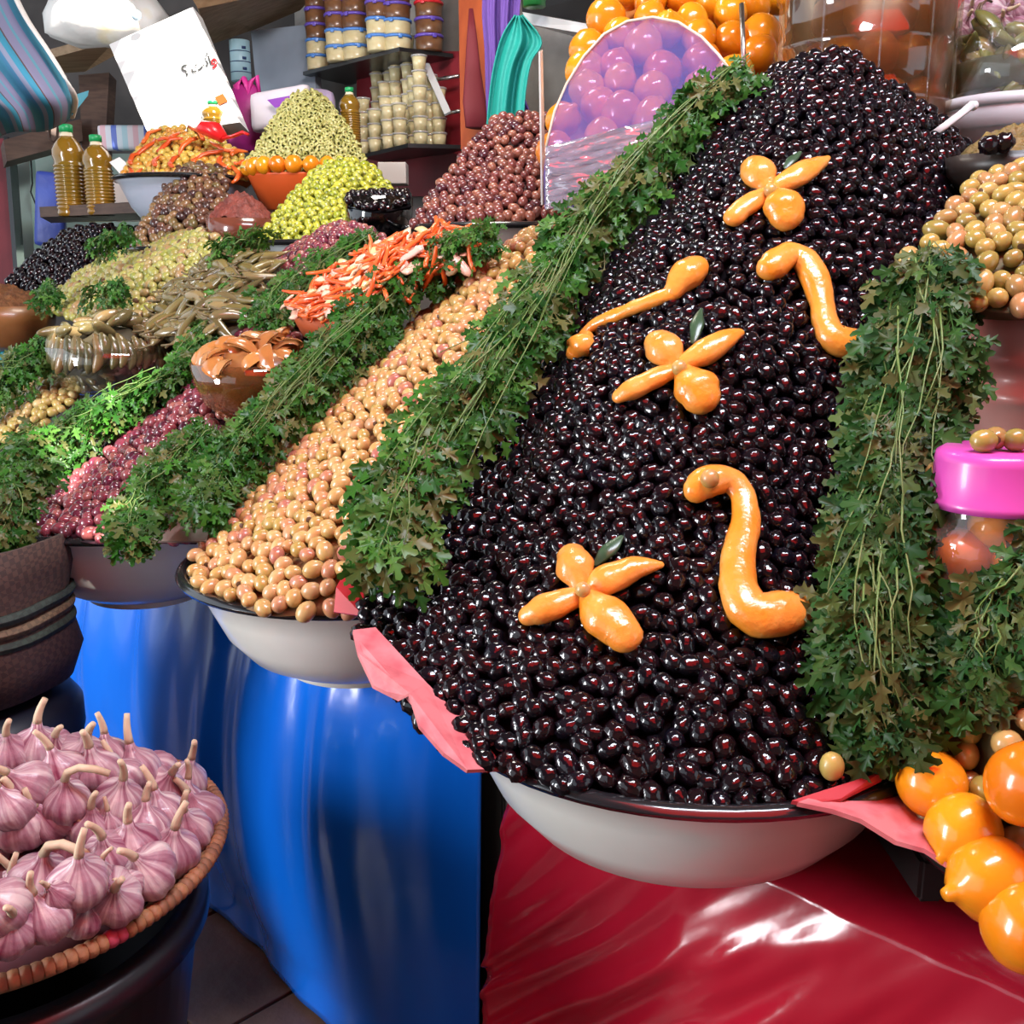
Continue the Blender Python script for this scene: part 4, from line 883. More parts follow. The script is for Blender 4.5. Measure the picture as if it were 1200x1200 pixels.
# ---- gherkins
gc = at(130, 404, 2.12); gd = .112; gb = Vector((gc.x, gc.y, gc.z-gd))
glass_bowl(gb, .131, gd, 'clear glass bowl packed with gherkins above the straw olives', M_glass)
M_gherkin = ramp_mat('gherkin', [(.10, .085, .03), (.16, .12, .045), (.07, .065, .03), (.22, .13, .05), (.13, .12, .06)], .25, coat=.35, bump=.3, bscale=160)
def gherkin_mesh(seed, L=.07, r=.0125):
    q = [Vector((L*(k/9-.5), .007*math.sin(PI*k/9)*(1+.3*seed), 0)) for k in range(10)]
    return mk_mesh('gherkin', *tube(q, [r*x for x in (.25, .62, .85, .97, 1, 1, .95, .82, .6, .22)], 9), M_gherkin)
GK = [gherkin_mesh(s, .062+.008*s) for s in range(3)]
rk = random.Random(4)
for i in range(26):     # standing along the glass
    a = -PI+PI*1.1*i/25-.15; rr = .112; z = gb.z+.10+rk.uniform(-.008, .012)
    o = ob('gherkin', rk.choice(GK)); o.location = (gb.x+rr*math.cos(a), gb.y+rr*math.sin(a), z)
    o.rotation_euler = (rk.uniform(-.15, .15), PI/2-.25+rk.uniform(-.15, .15), a); tag(o, 'gherkin standing upright along the glass bowl wall', 'gherkin', 'upright gherkins')
for i in range(30):     # the tumbled top
    a = rk.uniform(0, 6.28); rr = .10*math.sqrt(rk.random()); z = gb.z+.135+.035*(1-rr/.1)+rk.uniform(-.01, .01)
    o = ob('gherkin', rk.choice(GK)); o.location = (gb.x+rr*math.cos(a), gb.y+rr*math.sin(a), z)
    o.rotation_euler = (rk.uniform(-.3, .3), rk.uniform(-.5, .5), rk.uniform(0, 6.28)); tag(o, 'gherkin tumbled on top of the glass bowl', 'gherkin', 'gherkins on top of the bowl')
for i in range(26):     # seen through the glass
    a = -PI*.02-PI*.96*rk.random(); z = gb.z+rk.uniform(.018, .075); rr = .045+.075*((z-gb.z)/.112)**.7
    o = ob('gherkin', rk.choice(GK)); o.location = (gb.x+rr*math.cos(a)*.86, gb.y+rr*math.sin(a)*.86, z)
    o.rotation_euler = (rk.uniform(-.6, .6), rk.uniform(.1, .9)*rk.choice((-1, 1)), a+PI/2); tag(o, 'gherkin lying inside the glass bowl', 'gherkin', 'gherkins inside the bowl')
V, Fs = lathe([(.001, .01), (.05, .012), (.08, .04), (.095, .09), (.08, .12), (.04, .145), (.001, .15)], 30)
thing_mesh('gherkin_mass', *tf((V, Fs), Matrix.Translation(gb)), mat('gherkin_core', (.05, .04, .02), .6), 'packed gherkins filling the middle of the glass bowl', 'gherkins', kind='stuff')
def lid_jar(c, r, h, m, label, body):
    e = tag(empty('support_jar', c-Vector((0, 0, h))), label, 'jar')
    part('lid', *tf(lathe([(.001, -.028), (r, -.028), (r*1.02, -.004), (r*.95, 0), (.001, 0)], 32), Matrix.Translation(c)), m, e)
    part('body', *tf(lathe([(.001, -h), (r*1.1, -h), (r*1.15, -h*.5), (r*.92, -.03), (.001, -.028)], 32), Matrix.Translation(c)), body, e)
lid_jar(gb-Vector((0, 0, .001)), .03, .16, mat('green_lid', (.03, .42, .10), .4), 'jar with a green lid under the gherkin bowl', mat('jar_beige', (.35, .28, .18), .4))
# ---- brown lemon quarters
cc = at(298, 424, 1.68); cd = .092; cb = Vector((cc.x, cc.y, cc.z-cd))
glass_bowl(cb, .103, cd, 'amber brown glass bowl of pickled lemon pieces on the magenta lidded jar', M_brownglass)
M_quart = ramp_mat('pickled_lemon', [(.42, .16, .04), (.52, .22, .06), (.36, .12, .03), (.48, .24, .09)], .22, coat=.45, bump=.2, bscale=80)
def quarter_mesh(seed, r=.03):
    rr = random.Random(seed); V, Fs = [], []; n, m_ = 9, 7; a0, a1 = .25, PI-.25; w0 = rr.uniform(.7, 1.1)
    for side, q in ((0, 1.0), (1, .72)):
        for i in range(n):
            a = a0+(a1-a0)*i/(n-1)
            for j in range(m_):
                b = -w0+2*w0*j/(m_-1); k = r*q*(1+.06*noise.noise(Vector((a*2, b*2, seed))))
                V.append(Vector((-math.cos(a)*k*1.25, math.sin(a)*math.sin(b)*k, math.sin(a)*math.cos(b)*k-.5*r)))
    for s in (0, 1):
        o_ = s*n*m_
        for i in range(n-1):
            for j in range(m_-1):
                f = (o_+i*m_+j, o_+(i+1)*m_+j, o_+(i+1)*m_+j+1, o_+i*m_+j+1); Fs.append(f if s else f[::-1])
    bd = [j for j in range(m_)]+[i*m_+m_-1 for i in range(1, n)]+[(n-1)*m_+j for j in range(m_-2, -1, -1)]+[i*m_ for i in range(n-2, 0, -1)]
    for a, b in zip(bd, bd[1:]+bd[:1]): Fs.append((a, b, b+n*m_, a+n*m_))
    return mk_mesh('lemon_quarter', V, Fs, M_quart)
QM = [quarter_mesh(s) for s in range(4)]
for i in range(40):
    a = rk.uniform(0, 6.28); rr = .090*math.sqrt(rk.random()); z = cb.z+.088+.045*(1-(rr/.095)**1.6)+rk.uniform(-.004, .006)
    o = ob('lemon_quarter', rk.choice(QM)); o.location = (cb.x+rr*math.cos(a), cb.y+rr*math.sin(a), z); s = rk.uniform(.6, .95); o.scale = (s, s, s)
    o.rotation_euler = (rk.uniform(-.9, .9), rk.uniform(-.6, .6), rk.uniform(0, 6.28)); tag(o, 'pickled brown lemon piece heaped in the amber bowl', 'lemon piece', 'pickled lemon pieces')
V, Fs = lathe([(.001, .012), (.045, .014), (.066, .03), (.082, .06), (.09, .085), (.07, .11), (.001, .125)], 36)
V = [v*(1+.05*noise.noise(v*60)) for v in V]
thing_mesh('pickled_lemon_mass', *tf((V, Fs), Matrix.Translation(cb)), mat('quarter_core', (.34, .14, .04), .35, col2=(.20, .07, .02), nscale=28, coat=.3), 'pickled lemon filling inside the amber bowl', 'lemon pieces', kind='stuff')
lid_jar(cb-Vector((0, 0, .001)), .027, .15, mat('magenta_lid', (.52, .03, .36), .4), 'jar with a magenta lid under the amber bowl', mat('jar_beige', (.35, .28, .18), .4))
# ---- spice tubs
def spice(c, Rr, dep, mh, m, mp, label, labelp, name):
    solid(name, c, [(.001, 0), (.55*Rr, 0), (.78*Rr, .15*dep), (.95*Rr, .6*dep), (1.0*Rr, dep), (.95*Rr, dep), (.88*Rr, .6*dep), (.001, .5*dep)], m, label, 'bowl', 44)
    V, Fs = lathe([(.94*Rr, .86*dep), (.85*Rr, .95*dep), (.6*Rr, dep+mh*.5), (.35*Rr, dep+mh*.85), (.12*Rr, dep+mh), (.001, dep+mh)], 60)
    # finer mound
    G = [[Vector((r*Rr*math.cos(a), r*Rr*math.sin(a), dep*.92+mh*(1-r**1.5))) for a in [2*PI*k/60 for k in range(61)]] for r in [.02+.93*i/22 for i in range(23)]]
    for row in G:
        for i, p in enumerate(row): row[i] = Vector(c)+p+Vector((0, 0, .012*noise.noise(p*70)+.006*noise.noise(p*170)))
    thing_mesh('spice_paste', *grid_mesh(G), mp, labelp, 'spice', kind='stuff')
M_clay = mat('brown_clay', (.16, .045, .025), .18, col2=(.11, .03, .018), nscale=8, coat=.5)
c1 = at(284, 257, 2.5); spice(c1-Vector((0, 0, .085)), .088, .085, .07, M_clay, mat('harissa', (.22, .045, .03), .6, col2=(.13, .025, .018), nscale=50, bump=.6, bscale=120), 'glazed brown clay bowl before the sliced olive mound', 'crumbly dark red spice paste in the clay bowl', 'clay_bowl')
c2 = at(2, 358, 2.62); spice(c2-Vector((0, 0, .112)), .130, .112, .062, mat('ochre_tub', (.26, .11, .035), .35, col2=(.20, .08, .025), nscale=8, coat=.2), mat('cumin', (.20, .075, .02), .8, col2=(.11, .04, .012), nscale=55, bump=.8, bscale=130), 'ochre tub at the foot of the maroon wall', 'crumbly rust brown spice heaped in the ochre tub', 'ochre_tub')
b2 = c2-Vector((0, 0, .112)); solid('blue_tub', b2-Vector((0, 0, .12)), [(.001, 0), (.055, 0), (.068, .10), (.070, .119), (.001, .119)], mat('cyan_plastic', (.03, .35, .55), .4), 'cyan plastic tub under the ochre spice tub', 'tub')
# ---- carrots
M_carrot = ramp_mat('carrot_stick', [(.72, .10, .015), (.80, .16, .03), (.66, .08, .015), (.78, .13, .02)], .3, coat=.35)
M_radish = ramp_mat('turnip_slice', [(.78, .60, .38), (.80, .45, .36), (.70, .58, .24)], .3, coat=.35)
def stick_mesh(seed, m, L=.075, w=.0045, nm='carrot_stick', fl=.8):
    rr = random.Random(seed); b = rr.uniform(-.012, .012)
    q = [Vector((L*(k/5-.5), b*math.sin(PI*k/5), .004*math.sin(PI*k/5)*rr.uniform(-1, 1))) for k in range(6)]
    return mk_mesh(nm, *tube(q, [w*x for x in (.8, 1, 1.05, 1, .9, .5)], 6, flat=fl), m)
CS = [stick_mesh(s, M_carrot, .06+.012*s) for s in range(4)]; RS = [stick_mesh(s+9, M_radish, .045, .009, 'turnip_slice', .35) for s in range(3)]
rows_c = [[bk(340, 362, .09), bk(392, 374, .10), bk(452, 352, .09)], [bk(392, 325, .08), bk(445, 332, .11), bk(505, 320, .09)], [bk(432, 300, .09), bk(490, 292, .12), bk(560, 302, .10)], [bk(482, 283, .10), bk(522, 276, .11), bk(567, 284, .10)]]
Gc = grid_of(rows_c, 14, 20); rc = random.Random(3); pts = scatter(Gc, .013, 3000, rc)
V, Fs = grid_mesh(Gc); thing_mesh('carrot_mass', *thick_grid([[p-Vector((0, 0, .008)) for p in r] for r in Gc], .05), mat('carrot_core', (.40, .07, .015), .6), 'packed carrot and turnip salad under the loose sticks', 'carrot salad', kind='stuff')
for i, (p, n_) in enumerate(pts[:230]):
    c_ = rc.random() < .68; o = ob('carrot_stick' if c_ else 'turnip_slice', rc.choice(CS if c_ else RS))
    o.matrix_world = Matrix.Translation(p+n_*rc.uniform(.002, .016)) @ frame(n_, rc.uniform(0, 6.28), .45, rc)
    tag(o, 'orange carrot stick in the salad heap beside the tan olives' if c_ else 'pale pickled turnip slice among the carrot sticks', 'carrot' if c_ else 'turnip', 'carrot sticks' if c_ else 'turnip slices')
tb = at(392, 372, 1.86); tb = Vector((tb.x, tb.y+.05, tb.z-.10))
M_whiteplas = mat('white_plastic', (.72, .66, .74), .35, sss=.1)
solid('plastic_tub', tb, [(.001, 0), (.048, 0), (.05, .03), (.054, .035), (.052, .04), (.055, .062), (.059, .066), (.057, .07), (.062, .10), (.055, .10), (.05, .02), (.001, .02)], M_whiteplas, 'stacked white plastic tubs under the carrot salad', 'tub')
# ---- pickled peppers
M_pep = ramp_mat('pickled_pepper', [(.13, .10, .03), (.20, .15, .05), (.08, .06, .025), (.26, .19, .08)], .25, coat=.4)
def pepper_mesh(seed, L=.085, r=.0125, m=M_pep, nm='pickled_pepper'):
    rr = random.Random(seed); q = [Vector((L*(k/8-.5), .012*math.sin(PI*k/8+seed), 0)) for k in range(9)]
    V, Fs = tube(q, [r*x for x in (.35, .8, 1, .98, .9, .75, .55, .33, .08)], 8, flat=.65); V = [v*(1+.10*noise.noise(v*90+Vector((seed, 0, 0)))) for v in V]
    return join((V, Fs))
PMs = [mk_mesh('pickled_pepper', *pepper_mesh(s), M_pep) for s in range(3)]; PSt = mk_mesh('stalk', *tube([Vector((-.04, 0, 0)), Vector((-.052, .002, .003)), Vector((-.066, .008, .006))], [.003, .0022, .0022], 6), mat('pepper_stalk', (.14, .10, .04), .5))
rows_p = [[bk(185, 385, .08), bk(232, 402, .09), bk(290, 372, .08)], [bk(205, 345, .08), bk(255, 342, .11), bk(308, 336, .09)], [bk(252, 306, .09), bk(288, 298, .10), bk(328, 306, .09)]]
Gp = grid_of(rows_p, 12, 14); pts = scatter(Gp, .020, 2500, rc)
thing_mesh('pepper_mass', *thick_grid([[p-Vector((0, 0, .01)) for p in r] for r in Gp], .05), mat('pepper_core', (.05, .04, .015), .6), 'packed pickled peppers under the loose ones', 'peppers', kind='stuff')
for p, n_ in pts[:120]:
    o = ob('pickled_pepper', rc.choice(PMs)); o.matrix_world = Matrix.Translation(p+n_*rc.uniform(.0, .014)) @ frame(n_, rc.uniform(-.9, .9)+.6, .35, rc); ob('stalk', PSt, o)
    tag(o, 'olive brown pickled pepper in the heap behind the amber bowl', 'pepper', 'pickled peppers')
# ---- dark glass bowl of black olives
d1 = at(444, 232, 2.3); dd = .115; db_ = Vector((d1.x, d1.y, d1.z-dd))
solid('dark_glass_bowl', db_, [(.001, 0), (.05, 0), (.066, .02), (.074, .07), (.077, dd), (.073, dd), (.069, .06), (.06, .03), (.001, .02)], glass_mat('smoked_plastic', (.45, .45, .47), .07), 'smoky clear tub of black olives behind the purple heap', 'tub')
rows_d = [[at(406, 238, 2.25), at(444, 244, 2.22), at(482, 237, 2.25)], [at(410, 230, 2.3), at(444, 229, 2.3), at(478, 229, 2.3)], [at(415, 227, 2.36), at(444, 225, 2.36), at(475, 226, 2.36)]]
heap('tub_black_olives', 'tub_black_olive', rows_d, [ell('tub_black_olive', .010, 1.2, M_black, 8, 6, .06, s) for s in range(2)], .018, M_blackcore, 'black olive in the smoky clear tub', 'black olives in the smoky tub', 'black olives filling the smoky clear tub', d=.02, seed=17, tries=2500)
V, Fs = lathe([(.001, .012), (.055, .014), (.066, .05), (.070, .10), (.001, .108)], 36); V = [v*(1+.03*noise.noise(v*110)) for v in V]
thing_mesh('tub_olive_mass', *tf((V, Fs), Matrix.Translation(db_)), mat('tub_fill', (.008, .008, .012), .2, bump=.8, bscale=60, coat=.3), 'dark olives packed against the wall of the smoky tub', 'olives', kind='stuff')
# ---- rear basins
c = at(600, 258, 2.2); basin('enamel_pan', Vector((c.x, c.y, at(560, 262, 2.1).z-.008)), .235, .085, 'wide white enamel pan under the brownish red olives', M_rim, mat('pan_enamel', (.62, .50, .46), .35))
c = at(217, 212, 2.92); basin('grey_bowl', Vector((c.x, c.y, c.z)), .198, .125, 'grey blue enamel bowl holding the yellow olives with carrot', M_rim, mat('grey_enamel', (.42, .46, .55), .3, coat=.3))
c = at(375, 286, 2.5); basin('white_tray', Vector((c.x, c.y, c.z)), .160, .05, 'white enamel tray under the yellow green olives', M_rim, mat('tray_enamel', (.62, .66, .68), .35))
c = at(212, 293, 2.68); basin('grey_tray', Vector((c.x, c.y, c.z)), .130, .04, 'grey tray under the seasoned brown olives', M_rim, mat('tray_grey', (.35, .36, .36), .35))
# carrots and scoop in the orange mix
rows_y = [[A(143, 208, 2.82), A(215, 212, 2.78), A(298, 209, 2.82)], [A(158, 182, 2.90), A(220, 182, 2.86), A(288, 186, 2.90)], [A(180, 156, 2.98), A(208, 148, 2.96), A(245, 158, 2.98)]]
for p, n_ in scatter(grid_of(rows_y, 10, 10), .05, 400, rc)[:34]:
    o = ob('carrot_strip', rc.choice(CS)); o.matrix_world = Matrix.Translation(p+n_*.006) @ frame(n_, rc.uniform(0, 6.28), .3, rc); o.scale = (1, 1.8, 1.5); tag(o, 'carrot strip among the yellow olives of the grey bowl', 'carrot', 'carrot strips in the grey bowl')
sc_ = tag(empty('scoop', at(252, 158, 2.86)), 'red plastic scoop lying on the orange olive mix', 'scoop'); M_redpl = mat('red_plastic', (.75, .015, .02), .3, coat=.2)
part('bowl', *tube([at(232, 152, 2.86), at(240, 150, 2.85), at(252, 153, 2.84), at(262, 162, 2.84)], [.012, .028, .034, .02], 14, flat=.7), M_redpl, sc_)
part('handle', *tube([at(258, 163, 2.84), at(272, 160, 2.83), at(285, 155, 2.82), at(291, 158, 2.82)], [.012, .011, .012, .010], 10, flat=.4), M_redpl, sc_)
# ================================================================== LEMON TANK, AMBER JAR (behind the tallest heap)
lem_rows = [[A(650, 200, 1.78), A(740, 190, 1.76), A(800, 175, 1.76), A(880, 140, 1.80)], [A(650, 140, 1.84), A(735, 130, 1.82), A(800, 120, 1.82), A(890, 95, 1.86)], [A(672, 85, 1.92), A(745, 70, 1.90), A(810, 62, 1.90), A(900, 48, 1.93)], [A(705, 30, 2.0), A(765, 18, 1.98), A(830, 10, 1.98), A(910, 5, 2.0)], [A(725, -10, 2.08), A(785, -25, 2.06), A(840, -30, 2.06), A(915, -30, 2.08)]]
lm2 = [m for m in LM]
for m_ in lm2: pass
heap('preserved_lemon_mass', 'preserved_lemon', lem_rows, LM, .056, mat('lemon_core', (.42, .12, .01), .6), 'preserved lemon in the tall heap behind the clear arched pane', 'preserved lemons behind the arched pane', 'packed preserved lemons behind the clear arched pane', 'lemon', d=.064, seed=41, tries=4000, tilt=1.5, sink=.6, back=.02)
arc = [(638, 244), (637, 205), (640, 172), (650, 130), (664, 98), (684, 66), (708, 40), (735, 25), (765, 20), (795, 26), (822, 43), (842, 64), (857, 84), (862, 130), (850, 190), (800, 238)]
def dp(x, y): return 1.63-.10*(x-640)/220
pane = tag(empty('acrylic_pane', A(740, 240, 1.58)), 'clear arched acrylic pane with violet sheen before the preserved lemons', 'pane')
part('pane', *slab([A(x, y, dp(x, y)) for x, y in arc], .004), glass_mat('violet_film', (.84, .74, .92), .16, .06, haze=.16, hazecol=(.30, .32, .85), bump=.35, bscale=5, film=1), pane, False)
edge = [A(x, y, dp(x, y)-.003) for x, y in arc[2:13]]
part('edge', *tube(edge, .0022, 6), mat('pane_edge', (.75, .60, .45), .3), pane)
part('side_pane', *slab([A(636, 240, 1.64), A(633, 60, 1.72), A(636, 58, 1.74), A(640, 238, 1.66)], .003), mat('pane_side', (.42, .42, .38), .2), pane, False)
wg = [[A(639+(800-639)*j/30, (172-40*j/30)+(246-172+2*j/30)*i/16, dp(700, 0)-.012-.05*(j/30)+.004*math.sin(i*2.3+j*.35)+.003*noise.noise(Vector((i*.6, j*.25, 0)))) for j in range(31)] for i in range(17)]
thing_mesh('cling_film', *thick_grid(wg, .001), glass_mat('cling_film', (.80, .76, .78), .28, .10, haze=.22, hazecol=(.62, .56, .62), bump=1.0, bscale=16, stretch=(.6, .6, 3.2)), 'crinkled cling film wrapped round the foot of the arched pane', 'film')
part('rod', *tube([A(869, 5, 1.66), A(872, 85, 1.62)], .004, 8), mat('steel_rod', (.5, .48, .45), .3, metal=1), pane)
# amber jar
jc = at(1011, 120, 1.66); jz = jc.z; jh = .62; jr = .142; jb2 = Vector((jc.x, jc.y, jz-.20))
aj = tag(empty('amber_jar', jb2), 'huge clear jar of preserved lemons in amber brine behind the tallest heap', 'jar')
pr = [(.001, 0), (.128, 0), (.136, .02)]
for zc in (.19, .275, .36, .45, .53): pr += [(jr-.003, zc-.012), (jr+.002, zc-.004), (jr+.002, zc+.004), (jr-.003, zc+.012)]
pr += [(jr-.003, .60), (.10, .64)]
part('body', *tf(lathe_open(pr, 56), Matrix.Translation(jb2)), glass_mat('jar_glass', (.94, .84, .72), .05, .06), aj)
for a in (-2.35, -1.75, -1.2, -.75): part('seam', *tube([jb2+Vector((math.cos(a)*(jr+.001), math.sin(a)*(jr+.001), .03+.57*k/6)) for k in range(7)], .0016, 6), M_glass, aj)
part('brine', *tf(lathe([(.001, .01), (.12, .01), (.130, .03), (.131, .58), (.001, .58)], 40), Matrix.Translation(jb2)), glass_mat('brine', (.60, .42, .20), .01, .3, haze=.20, hazecol=(.17, .085, .025)), aj)
rj = random.Random(9)
M_brined = ramp_mat('brined_lemon', [(.34, .20, .04), (.42, .22, .04), (.28, .15, .03)], .3, coat=.2)
LMB = []
for m_ in LM[:3]:
    q = m_.copy(); q.materials[0] = M_brined; LMB.append(q)
for i in range(35):
    lay, col = divmod(i, 5); a = -2.75+.52*col+.26*(lay % 2); z = .13+.062*lay+rj.uniform(-.006, .006); rr = .092
    o = ob('brined_lemon', LMB[i % 3]); o.location = jb2+Vector((rr*math.cos(a), rr*math.sin(a), z)); o.rotation_euler = (i, i*2.1, i*.6); tag(o, 'preserved lemon floating in the amber jar', 'lemon', 'lemons in the amber jar')
# ================================================================== TOP RIGHT
pj = at(1190, 92, 1.60); M_pg = ramp_mat('green_pepper', [(.14, .15, .03), (.22, .20, .05), (.10, .10, .03), (.26, .22, .06)], .25, coat=.4)
pjb = Vector((pj.x, pj.y, at(1190, 110, 1.52).z))
pe = solid('pepper_jar', pjb, [(.001, 0), (.098, 0), (.106, .012), (.108, .10), (.104, .10), (.101, .015), (.001, .012)], M_glass, 'open clear jar of green pickled peppers on the white bucket', 'jar')
PG = [mk_mesh('green_pepper', *pepper_mesh(s+5, .075, .016), M_pg) for s in range(3)]
PSg = mk_mesh('stalk', *tube([Vector((-.034, 0, 0)), Vector((-.045, .004, .006)), Vector((-.055, .016, .010)), Vector((-.058, .03, .006))], [.003, .0022, .002, .0018], 6), mat('pepper_stalk2', (.10, .055, .03), .5))
for i in range(46):
    a = rj.uniform(-PI, PI); z = .02+.085*(i/45)**.8; rr = rj.uniform(.05, .082)
    o = ob('green_pepper', rj.choice(PG)); o.location = pjb+Vector((rr*math.cos(a), rr*math.sin(a), z)); o.rotation_euler = (rj.uniform(-.8, .8), rj.uniform(-1.1, 1.1), a+PI/2+rj.uniform(-.6, .6)); ob('stalk', PSg, o); tag(o, 'green pickled pepper in the clear jar on the bucket', 'pepper', 'green peppers in the jar')
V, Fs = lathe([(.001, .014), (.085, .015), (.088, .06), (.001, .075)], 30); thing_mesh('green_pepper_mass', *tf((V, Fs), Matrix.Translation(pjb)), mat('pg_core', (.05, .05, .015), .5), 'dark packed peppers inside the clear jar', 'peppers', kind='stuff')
bkb = Vector((pj.x, pj.y-.02, pjb.z-.172)); M_bucket = mat('bucket_white', (.56, .56, .57), .4, col2=(.48, .47, .48), nscale=12)
bu = solid('white_bucket', bkb, [(.001, 0), (.090, 0), (.108, .125), (.112, .127), (.113, .168), (.106, .170), (.001, .169)], M_bucket, 'white lidded bucket with a strap handle under the pepper jar', 'bucket')
part('lid_rim', *tf(lathe_open([(.110, .155), (.116, .157), (.116, .172), (.108, .172)], 44), Matrix.Translation(bkb)), M_bucket, bu)
part('handle', *tube([at(1140, 122, 1.44), at(1128, 132, 1.425), at(1108, 147, 1.42), at(1090, 160, 1.43)], [.006, .005, .005, .005], 8, flat=.35, nrm=[Vector((0, -1, .2))]*4), mat('strap', (.66, .66, .64), .4), bu)
part('handle_boss', *tf(lathe([(.001, 0), (.007, 0), (.006, .006), (.001, .007)], 14), T(at(1140, 124, 1.445), 0, PI/2)), mat('strap', (.66, .66, .64), .4), bu)
rb = at(1185, 186, 1.36); M_relish = mat('relish', (.22, .15, .035), .55, col2=(.12, .075, .02), nscale=45, bump=.9, bscale=110)
solid('dark_dish', rb-Vector((0, 0, .05)), [(.001, 0), (.05, 0), (.078, .03), (.082, .052), (.075, .05), (.001, .03)], mat('dark_dish', (.03, .02, .016), .4), 'dark dish of green relish behind the khaki olives', 'dish')
Gm = [[rb+Vector((r*.074*math.cos(a), r*.074*math.sin(a), -.006+.045*(1-r**1.4))) for a in [2*PI*k/50 for k in range(51)]] for r in [.02+.98*i/18 for i in range(19)]]
Gm = [[p+Vector((0, 0, .014*noise.noise(p*50)+.006*noise.noise(p*150))) for p in r] for r in Gm]
thing_mesh('relish_mound', *grid_mesh(Gm), M_relish, 'lumpy green brown relish in the dark dish', 'relish', kind='stuff')
for i, (x, y) in enumerate(((1160, 170), (1176, 168))):
    o = ob('black_olive_garnish', bl[i]); o.location = at(x, y, 1.28); o.rotation_euler = (.3, .4*i, .5+i); o.scale = (1.25,)*3; tag(o, 'black olive set on the green relish', 'olive', 'olives on the relish')
rg_ = random.Random(12)
for i, (x, y) in enumerate([(1128, 28), (1150, 32), (1172, 30), (1195, 32), (1140, 12), (1165, 12), (1188, 12), (1210, 14), (1155, -6), (1180, -6), (1205, -6), (1122, 38)]):
    garlic(at(x, y, 1.86), (Vector((rg_.uniform(-.7, .7), -1, rg_.uniform(-.2, .6)))).normalized(), rg_.uniform(0, 6), .92, i, False, 'pale pink garlic bulb piled behind the pepper jar', 'garlic behind the pepper jar')
cq = at(1185, 50, 1.92); solid('garlic_crate', Vector((cq.x, cq.y+.04, cq.z-.12)), [(.001, 0), (.12, 0), (.15, .10), (.155, .12), (.14, .11), (.001, .10)], mat('straw2', (.34, .21, .09), .7), 'straw dish under the garlic behind the pepper jar', 'dish')
thing_mesh('red_cloth', *slab([A(1112, -25, 2.05), A(1152, -25, 2.05), A(1146, 45, 2.05), A(1112, 45, 2.05)], .01), mat('red_cloth', (.62, .02, .04), .7), 'red cloth hanging behind the garlic', 'cloth', smooth=False)
thing_mesh('blue_cloth', *slab([A(1136, -25, 2.07), A(1230, -25, 2.07), A(1230, 40, 2.07), A(1136, 40, 2.07)], .01), mat('blue_cloth', (.02, .05, .40), .7), 'deep blue cloth hanging behind the garlic', 'cloth', smooth=False)
# ================================================================== REAR SHELVES
M_shelf = mat('black_shelf', (.012, .012, .013), .3)
def shelf_z(px, py, z): return onz(px, py, z)
Z1 = 1.895
thing_mesh('pot_shelf', *slab([onz(355, 84, Z1), onz(468, 55, Z1), onz(531, 63, Z1), onz(436, 102, Z1)], -.012), M_shelf, 'upper black shelf loaded with stacked lidded pots', 'shelf', smooth=False)
M_cream = mat('cream_dip', (.66, .58, .34), .4, col2=(.56, .46, .24), nscale=30, coat=.35); M_browndip = mat('brown_dip', (.20, .09, .035), .35, col2=(.12, .05, .02), nscale=30, coat=.4)
lids = {'b': mat('lid_blue', (.07, .22, .60), .3), 'p': mat('lid_purple', (.12, .07, .42), .3), 'r': mat('lid_red', (.65, .02, .03), .3)}
def pot_tree(rad, h, cont, lid):
    e = empty('lidded_pot'); V, Fs = lathe([(.001, 0), (rad*.90, 0), (rad*.92, .004), (rad*.97, h*.80), (.001, h*.80)], 26); ob('pot', mk_mesh('pot', V, Fs, cont), e)
    l_ = ob('lid', mk_mesh('lid', *lathe([(rad*.96, h*.78), (rad*1.04, h*.80), (rad*1.05, h*.92), (rad*.98, h*.98), (.001, h*.97)], 26), lid), e)
    ob('clip', mk_mesh('clip', *boxv((rad*1.05, 0, h*.82), .006, .012, h*.25, bev=.001), lid), l_)
    return e
POT = {}
def pot(loc, rad, h, c, l, label, group, rz):
    k = (round(rad, 3), round(h, 3), c, l)
    if k not in POT: POT[k] = pot_tree(rad, h, M_cream if c == 'c' else M_browndip, lids[l]); o = POT[k]
    else: o = copy_tree(POT[k])
    o.location = loc; o.rotation_euler = (0, 0, rz); tag(o, label, 'pot', group)
nmc = {'c': 'cream', 'b': 'brown'}; nml = {'b': 'light blue', 'p': 'purple', 'r': 'red'}
def column(px, py, spec, rad, h, back=0):
    base = onz(px, py, Z1+.001); hz = Vector((base.x, base.y, 0)).normalized(); base = base+hz*(rad+back)
    for i, (c, l) in enumerate(spec):
        pot(base+Vector((0, 0, h*i)), rad, h, c, l, '%s filled clear pot with a %s lid stacked on the upper shelf' % (nmc[c], nml[l]), '%s pots with %s lids' % (nmc[c], nml[l]), R.uniform(-2.2, -1))
column(396, 70, [('c', 'b'), ('c', 'b'), ('b', 'p'), ('b', 'p'), ('b', 'p')], .040, .050)
column(444, 58, [('c', 'b'), ('c', 'b'), ('b', 'p'), ('b', 'p')], .040, .050)
column(373, 80, [('c', 'b'), ('c', 'b'), ('b', 'p'), ('b', 'p'), ('b', 'r')], .040, .050)
column(418, 68, [('c', 'b'), ('c', 'b'), ('b', 'p'), ('b', 'p'), ('b', 'p')], .046, .048)
column(466, 57, [('c', 'b'), ('c', 'b'), ('b', 'p'), ('b', 'p')], .045, .047)
column(503, 57, [('b', 'p'), ('b', 'p'), ('b', 'r'), ('b', 'r')], .045, .049)
Z2 = 1.605
thing_mesh('cup_shelf', *slab([onz(424, 181, Z2), onz(478, 168, Z2), onz(548, 170, Z2), onz(470, 190, Z2)], -.012), M_shelf, 'lower black shelf loaded with small clear cups', 'shelf', smooth=False)
